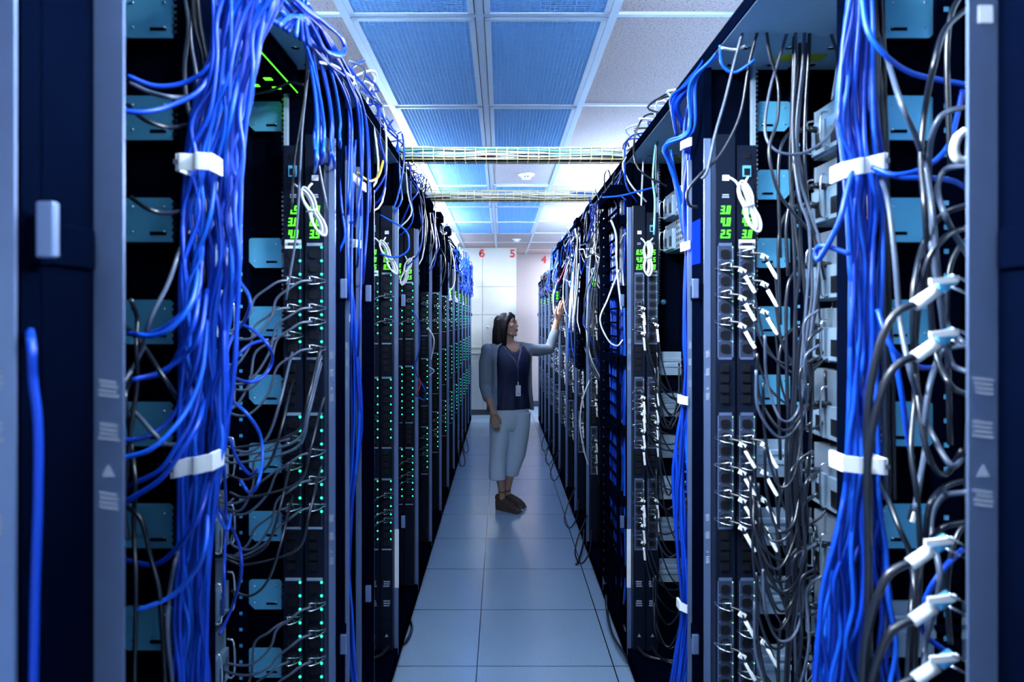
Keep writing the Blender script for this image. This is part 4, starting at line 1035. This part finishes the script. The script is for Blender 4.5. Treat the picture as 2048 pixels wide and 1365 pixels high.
for i in range(9):
    yt = rnd.uniform(820, 1300); x0 = rnd.uniform(430, 470); x1 = rnd.choice((587, 645)) + rnd.uniform(-6, 6)
    P = [(x1, yt - 160), (x1 - 8, yt - 130), (x1 - 25, yt - 60), (x1 - 50, yt + 10), (x0 + 40, yt + 40), (x0, yt + 30)]
    cable([W(P[0][0], P[0][1], 1.885)] + [W(x, y, 1.80 if j == 0 else 1.72) for j, (x, y) in enumerate(P[1:])], .0036, 'cable_black' if i % 3 else 'cable_grey', 'dark cord hanging across the brackets of the second left rack', 'dark cords of the second left rack')
# ================================================================ PERSON
mat('skin', (0.42, 0.235, 0.17), 0.5, nscale=60)
mat('lip', (0.33, 0.11, 0.11), 0.45)
mat('hair', (0.010, 0.007, 0.008), 0.5, nscale=90, spec=0.15)
mat('cardigan', (0.20, 0.24, 0.30), 0.85, nscale=220, bump=.6)
mat('blouse', (0.003, 0.008, 0.050), 0.65, nscale=60, bump=.2)
mat('trousers', (0.66, 0.78, 0.92), 0.8, nscale=200, bump=.3)
mat('shoe_brown', (0.085, 0.052, 0.036), 0.6)
mat('eye_white', (0.75, 0.75, 0.78), 0.3)
mat('lanyard', (0.02, 0.03, 0.08), 0.6)
PY = 5.75
def Q(px, py, dy=0.0): return W(px, py, PY + dy)
def cap(m, pts, rs, n=14):
    """chain of round cones"""
    P = [Vector(p) for p in pts]
    m.tube(P, list(rs), n)
    for p, r in zip(P, rs): m.ball(p, r, n, 9)
def ell(m, c, R, ax):
    k = MB().ball((0, 0, 0), 1.0, 18, 12)
    m.add([Vector(c) + ax[0] * v.x * R[0] + ax[1] * v.y * R[1] + ax[2] * v.z * R[2] for v in k.v], k.f, True)
def remesh(o, vox, it=4):
    r = o.modifiers.new('remesh', 'REMESH'); r.mode = 'VOXEL'; r.voxel_size = vox; r.use_smooth_shade = True
    s = o.modifiers.new('smooth', 'SMOOTH'); s.factor = .5; s.iterations = it
E1 = Vector((.91, .42, 0)).normalized(); E2 = Vector((.42, -.91, 0)).normalized(); UP = Vector((0, 0, 1))
person = thing('person', (.06, PY, 0), 'woman in grey cardigan and white cropped trousers standing in the aisle, reaching toward a rack', 'person')
# head frame
HC = Q(1013.5, 649); HF = Vector((.90, -.42, .10)).normalized(); HR = HF.cross(UP).normalized(); HU = HR.cross(HF).normalized()
H = lambda r, f, u: HC + HR * r + HF * f + HU * u
b = MB(); AX = (HR, HF, HU)
ell(b, H(0, -.012, .008), (.069, .086, .078), AX); ell(b, H(0, .030, -.028), (.056, .056, .074), AX)
for q in (-1, 1):
    cap(b, [H(q * .046, .0, -.058), H(q * .03, .045, -.082), H(0, .068, -.090)], [.016, .017, .017])
    cap(b, [H(q * .040, .066, .024), H(q * .012, .084, .022)], [.008, .008]); b.ball(H(q * .036, .056, -.018), .021)
    b.ball(H(q * .0085, .087, -.028), .0062); cap(b, [H(q * .044, .066, .010), H(q * .030, .0745, .0135), H(q * .016, .074, .010)], [.004, .0046, .004], 10); cap(b, [H(q * .043, .064, -.002), H(q * .030, .0735, -.0075), H(q * .017, .072, -.003)], [.0036, .0042, .0036], 10); ell(b, H(q * .070, -.005, -.005), (.010, .018, .028), AX)
cap(b, [H(0, .081, .014), H(0, .089, -.008), H(0, .0965, -.025)], [.006, .0068, .0085])
cap(b, [H(-.016, .081, -.052), H(0, .089, -.050), H(.016, .081, -.052)], [.005, .0065, .005]); cap(b, [H(-.013, .080, -.062), H(0, .087, -.063), H(.013, .080, -.062)], [.005, .007, .005])
nb = Q(1021, 694)
cap(b, [H(0, -.012, -.05), H(0, -.014, -.10), nb + Vector((0, .01, 0)), nb + Vector((0, .01, -.05))], [.048, .046, .050, .06])
# inner torso (covered by the clothes, gives the neck its chest)
TC = lambda z: Vector((.076 + (z - 1.3) * .01, PY, z))
for z, a, bb in ((1.29, .135, .070), (1.22, .140, .085), (1.12, .130, .085), (1.0, .12, .08), (.9, .13, .09), (.8, .14, .10)): ell(b, TC(z), (a, bb, .09), (E1, E2, UP))
cap(b, [TC(1.305) - E1 * .105, TC(1.335) - E1 * .05, TC(1.335) + E1 * .05, TC(1.305) + E1 * .105], [.034, .036, .036, .034])
# right arm (hangs in front of the hip)
RS, RE, RWr = Q(976, 708, -.045), Q(970, 772, -.05), Q(983, 816, -.15)
cap(b, [RS, RE, Q(977, 797, -.11), RWr], [.034, .036, .034, .025])
pk = Q(989, 838, -.17)
cap(b, [RWr, Q(986, 828, -.165)], [.024, .027])
for i, (dx, tip) in enumerate(((-5, (988, 858)), (-2, (992, 861)), (1.5, (996, 861)), (4.5, (999, 857)))):
    kx = 989 + dx; cap(b, [Q(984 + dx * .4, 822, -.155), Q(kx, 839, -.17 - .004 * i)], [.013, .0115], 10)
    cap(b, [Q(kx, 839, -.17 - .004 * i), Q(kx + (tip[0] - kx) * .35, 848, -.182), Q(kx + (tip[0] - kx) * .75, 855, -.18), Q(tip[0], tip[1], -.165)], [.0102, .0092, .0086, .0072], 10)
cap(b, [Q(987, 822, -.165), Q(996, 832, -.19), Q(1000.5, 840, -.19), Q(1001, 847, -.183)], [.013, .0115, .0098, .008], 10)
# left arm (raised to the rack)
LS, LE, LW = Q(1056, 700, .07), Q(1099, 698, .20), Q(1114, 643, .17)
cap(b, [LS, LE, Q(1108, 668, .185), LW], [.045, .038, .034, .0245])
cap(b, [LW, Q(1117, 632, .165)], [.0245, .028])
for i, (k, m1, m2, tip) in enumerate((((1117.0, 619), (1118, 612), (1119.6, 607), (1121.5, 602)), ((1120.6, 618), (1123, 610), (1125.4, 605), (1127.6, 600)), ((1124.0, 620), (1127.2, 612), (1130, 607), (1132.6, 602)), ((1126.6, 624), (1129.8, 617.5), (1132.2, 613.5), (1134.6, 610)))):
    d = .165 + .006 * i
    cap(b, [Q(1114.5 + i * 1.4, 636, .168), Q(*k, d)], [.0135, .0118], 10)
    cap(b, [Q(*k, d), Q(*m1, d + .012), Q(*m2, d + .022), Q(*tip, d + .026)], [.0100, .0090, .0084, .0070], 10)
cap(b, [Q(1113.5, 638, .155), Q(1111, 628, .135), Q(1112.2, 620, .128), Q(1114, 614.5, .128)], [.0145, .0120, .0098, .008], 10)
# legs and feet
RA, LA = Q(1004, 984, -.05), Q(1014.5, 981, .10)
cap(b, [Q(999, 850, -.02), Q(996, 905, -.035), Q(999, 945, -.04), RA], [.07, .050, .040, .027])
cap(b, [Q(1040, 850, .02), Q(1030, 905, .06), Q(1021, 945, .09), LA], [.07, .050, .038, .026])
FD = Vector((.78, -.62, 0)).normalized(); FS = FD.cross(UP)
def foot_pts(A, zg=0.0):
    h = Vector((A.x, A.y, 0)) - FD * .045
    return h
for A, dd in ((RA, FD), (LA, FD)):
    h = foot_pts(A)
    cap(b, [A, h + FD * .05 + UP * .085, h + FD * .13 + UP * .055, h + FD * .185 + UP * .034], [.027, .030, .027, .022])
ob = b.build('body', 'skin', person); remesh(ob, .0042, 5)
# face details
for q in (-1, 1):
    e = MB().ball(H(q * .030, .0685, .0025), .0110).build('eye', 'eye_white', person, label='white of the eye')
    MB().ball(H(q * .0315, .0770, .003), .0048).build('iris', 'hair', e)
    cap_m = MB(); cap(cap_m, [H(q * .041, .069, .0245), H(q * .030, .0795, .0285), H(q * .013, .0885, .0245)], [.0025, .0036, .003], 8); cap_m.build('eyebrow', 'hair', person)
    cap_m = MB(); cap(cap_m, [H(q * .043, .0685, .007), H(q * .030, .0785, .0095), H(q * .017, .0765, .007)], [.0018, .0022, .0018], 6); cap_m.build('eyelash', 'hair', person)
lp = MB(); cap(lp, [H(-.015, .083, -.0525), H(0, .0915, -.0505), H(.015, .083, -.0525)], [.0035, .0052, .0035], 10); cap(lp, [H(-.012, .082, -.061), H(0, .0895, -.062), H(.012, .082, -.061)], [.0035, .0056, .0035], 10); lp.build('lips', 'lip', person)
# hair
h = MB()
ell(h, H(0, -.022, .020), (.080, .090, .078), AX); ell(h, H(0, -.040, -.01), (.078, .075, .09), AX)
for q in (-1, 1):
    cap(h, [H(q * .006, .036, .083), H(q * .044, .046, .060), H(q * .066, .028, .022), H(q * .073, .008, -.035), H(q * .071, -.004, -.10), H(q * .064, -.012, -.155), H(q * .058, -.016, -.19)], [.016, .017, .019, .026, .026, .024, .016])
for q in (-1, 1): ell(h, H(q * .054, -.012, -.012), (.030, .048, .06), AX)
for i in range(9):
    t = (i - 4) / 4.0; x = .074 * math.sin(t * 1.45); f = -.035 - .062 * math.cos(t * 1.45)
    cap(h, [H(x * .9, f * .8, .03), H(x * 1.08, f * 1.0, -.04), H(x * 1.14, f * 1.0 - .008, -.12), H(x * 1.12 , f * 1.05 - .012, -.19), H(x * 1.05, f * 1.08 - .014, -.225)], [.022, .026, .028, .026, .014])
oh = h.build('hair', 'hair', person, label='long straight dark hair'); remesh(oh, .005, 5)
# blouse
def ring(z, a, bb, n=36, fo=0.0, dz=None, cx=None):
    c = TC(z) if cx is None else Vector((cx, PY, z)); out = []
    for i in range(n):
        t = 2 * PI * i / n; p = c + E1 * a * math.cos(t) + E2 * (bb * math.sin(t) + fo * max(0, math.sin(t)))
        if dz: p.z += dz(t)
        out.append(p)
    return out
fold = lambda amp, k: (lambda t: 0)
bl = MB(); rings = []
for z, a, bb, fo in ((.822, .176, .122, .0), (.86, .170, .118, .0), (.92, .158, .110, .0), (1.0, .146, .102, .004), (1.08, .150, .104, .012), (1.15, .158, .108, .026), (1.20, .162, .106, .030), (1.25, .163, .100, .018), (1.295, .155, .088, .008)):
    rr = ring(z, a, bb, 48, fo)
    w_ = .006 if z < .95 else .0025
    rr = [p + (p - TC(z)).normalized() * w_ * math.sin(11 * 2 * PI * i / 48 + z * 9) * (1 if z < 1.1 else .5) for i, p in enumerate(rr)]
    rings.append(rr)
rings.append(ring(1.338, .132, .082, 48, .004, lambda t: -.050 * max(0, math.sin(t)) ** 2))
rings.append(ring(1.362, .084, .068, 48, .006, lambda t: -.085 * max(0, math.sin(t)) ** 2))
bl.loft(rings, caps=False)
obl = bl.build('blouse', 'blouse', person, label='dark navy blouse'); so = obl.modifiers.new('solid', 'SOLIDIFY'); so.thickness = .004; so.offset = 1
sb_ = obl.modifiers.new('sub', 'SUBSURF'); sb_.levels = 1; sb_.render_levels = 1
nk = MB(); nk.tube([Vector(p) + E2 * .002 for p in ring(1.362, .085, .069, 48, .006, lambda t: -.085 * max(0, math.sin(t)) ** 2)] + [ring(1.362, .085, .069, 48, .006, lambda t: -.085 * max(0, math.sin(t)) ** 2)[0]], .007, 8)
nk.build('neck_ruffle', 'blouse', obl)
# cardigan: open front shell and sleeves
cg = MB(); th = .011; N = 40; A0, A1 = math.radians(146), math.radians(382)
outer = []; inner = []
for z, a, bb in ((.80, .190, .134), (.88, .184, .130), (.98, .176, .122), (1.08, .174, .122), (1.18, .178, .124), (1.26, .178, .112), (1.31, .168, .094), (1.345, .138, .080), (1.366, .095, .066)):
    o_, i_ = [], []
    for i in range(N):
        t = A0 + (A1 - A0) * i / (N - 1)
        e = .010 * math.sin(i * 1.1 + z * 6) if z < 1.2 and (i < 5 or i > N - 6) else .003 * math.sin(i * .9 + z * 8)
        for lst, k in ((o_, th), (i_, 0)): lst.append(TC(z) + E1 * (a + k + e) * math.cos(t) + E2 * (bb + k + e) * math.sin(t))
    outer.append(o_); inner.append(i_)
cg.loft([o_ + i_[::-1] for o_, i_ in zip(outer, inner)], closed=True, caps=True)
cap(cg, [TC(1.335) - E1 * .10, Q(975, 701, -.05), Q(971, 725, -.05), RE, Q(975.5, 796, -.105)], [.035, .055, .056, .050, .041], 16)
cap(cg, [TC(1.335) + E1 * .10, Q(1053, 699, .06), Q(1076, 701, .13), LE, Q(1106, 677, .19), Q(1110.5, 664, .183)], [.035, .055, .052, .048, .042, .039], 16)
oc = cg.build('cardigan', 'cardigan', person, label='open grey knit cardigan'); remesh(oc, .0052, 4)
for z in (.93, 1.0, 1.07):
    t = math.radians(149); p = TC(z) + E1 * .19 * math.cos(t) + E2 * .145 * math.sin(t); MB().ball(p, .006, 10, 6).build('button', 'white_plastic', oc) if z > 5 else None
# trousers
tr_ = MB(); rg = []
for z, a, bb in ((.855, .150, .108), (.82, .160, .116), (.76, .165, .114), (.70, .160, .100), (.665, .145, .085), (.64, .10, .06)): rg.append(ring(z, a, bb, 32))
tr_.loft(rg)
def leg(spec):
    R = []
    for px, py, hw, dy, dp in spec:
        c = Q(px, py, dy); r = hw * (PY + dy) / FPX
        R.append([c + Vector((r * math.cos(2 * PI * i / 28) + .003 * math.sin(3 * 2 * PI * i / 28 + py), r * dp * math.sin(2 * PI * i / 28), 0)) for i in range(28)])
    tr_.loft(R)
leg([(1003, 825, 22, 0, 1.25), (1000, 850, 21, -.01, 1.2), (998.5, 880, 18.6, -.02, 1.1), (996, 905, 16.6, -.03, 1.05), (995, 930, 17, -.035, 1.0), (994.5, 948, 17.6, -.04, 1.0), (994.5, 959, 17.4, -.04, 1.0)])
leg([(1040, 825, 21, .01, 1.25), (1039, 850, 20.5, .02, 1.2), (1037, 880, 19.5, .04, 1.05), (1031.5, 912, 19, .06, 1.0), (1026, 936, 15.5, .08, 1.0), (1023.5, 952, 12.8, .09, 1.05)])
otr = tr_.build('trousers', 'trousers', person, label='white cropped trousers'); remesh(otr, .0055, 10)
# shoes: brown wedge ankle-strap shoes
for A in (RA, LA):
    s_ = MB(); h0 = foot_pts(A); L_ = .235
    prof = [(0, 0), (.215, 0), (.232, .012), (.20, .026), (.13, .040), (.06, .066), (-.004, .075)]
    w0 = .033
    s_.prism([h0 + FD * u + UP * (v + .001) - FS * w0 for u, v in prof], FS * 2 * w0)
    sh = s_.build('wedge_shoe', 'shoe_brown', person, label='brown wedge-heeled shoe', bevel=.006)
    u_ = MB()
    cap(u_, [h0 + FD * .01 + UP * .10, h0 + FD * .02 + UP * .075], [.030, .033]); cap(u_, [h0 + FD * .01 + UP * .095, h0 + FD * .10 + UP * .060, h0 + FD * .165 + UP * .040, h0 + FD * .205 + UP * .026], [.026, .036, .034, .026])
    u_.build('upper', 'shoe_brown', sh)
    st = MB(); c = A + UP * .0
    st.tube([c + Vector((.028 * math.cos(2 * PI * i / 16), .029 * math.sin(2 * PI * i / 16), .0)) for i in range(17)], .0045, 8); st.build('ankle_strap', 'shoe_brown', sh)
# badge on a lanyard
bp = Q(1036.5, 782, -.130)
bd = thing('id_badge', bp, 'white identity badge hanging on a dark lanyard over the navy blouse', 'badge')
MB().box((bp.x - .0205, bp.y - .001, bp.z - .044), (bp.x + .0205, bp.y + .001, bp.z + .044)).build('card', 'white_label', bd, bevel=.0005)
m = MB(); m.box((bp.x - .015, bp.y - .0016, bp.z - .030), (bp.x + .015, bp.y - .001, bp.z - .025)).box((bp.x - .013, bp.y - .0016, bp.z - .020), (bp.x + .010, bp.y - .001, bp.z - .017)); m.build('printed_text', 'label_ink', bd)
MB().box((bp.x - .005, bp.y - .003, bp.z + .040), (bp.x + .003, bp.y, bp.z + .085)).build('clip', 'white_plastic', bd)
ly = MB()
for P in ([Q(1003, 686, -.04), Q(1008, 694, -.085), Q(1018, 708, -.125), Q(1030, 722, -.158), Q(1036, 742, -.158), Q(1036, 764, -.140)], [Q(1040, 688, .0), Q(1041, 696, -.06), Q(1040, 708, -.112), Q(1037, 722, -.150), Q(1036, 742, -.156), Q(1036, 764, -.140)]):
    S = smooth_path(P, 5); ly.loft([[p + Vector((-.006, 0, 0)), p + Vector((-.006, -.002, 0)), p + Vector((.006, -.002, 0)), p + Vector((.006, 0, 0))] for p in S], smooth=False)
ly.build('lanyard', 'lanyard', bd)
# ================================================================ GROUP NAMES FOR REPEATS
from collections import Counter
def plural(c): return c[:-1] + 'ies' if c.endswith('y') else c + ('es' if c.endswith(('s', 'x', 'ch')) else 's')
tops = [o for o in COL.objects if o.parent is None and o.get('category') and not o.get('group')]
side = lambda o: 'on the left' if o.location.x < -.25 else ('on the right' if o.location.x > .25 else 'over the aisle')
cn = Counter((o['category'], side(o)) for o in tops)
for o in tops:
    if cn[o['category'], side(o)] > 1: o['group'] = '%s %s' % (plural(o['category']), side(o))
# ================================================================ CAMERA, WORLD, RENDER LOOK
cam = bpy.data.cameras.new('camera'); co = bpy.data.objects.new('camera', cam); COL.objects.link(co)
co.location = (0, 0, EYE); co.rotation_euler = (PI / 2, 0, 0)
cam.sensor_width = 36; cam.lens = FPX / 2048 * 36
cam.shift_x = (1024 - VX) / 2048; cam.shift_y = -(682.5 - VY) / 2048
cam.clip_start = .02
cam.dof.use_dof = True; cam.dof.focus_distance = 4.8; cam.dof.aperture_fstop = 4.5
SC.camera = co
w = bpy.data.worlds.new('world'); SC.world = w; w.use_nodes = True
w.node_tree.nodes['Background'].inputs['Color'].default_value = (0.05, 0.09, 0.2, 1)
w.node_tree.nodes['Background'].inputs['Strength'].default_value = 0.5
SC.view_settings.view_transform = 'Standard'; SC.view_settings.look = 'None'; SC.view_settings.gamma = 1.0
SC.view_settings.exposure = 1.35; SC.view_settings.use_curve_mapping = False
SC.cycles.use_denoising = True
SC.cycles.max_bounces = 6; SC.cycles.diffuse_bounces = 4; SC.cycles.glossy_bounces = 3
SC.cycles.sample_clamp_indirect = 4.0
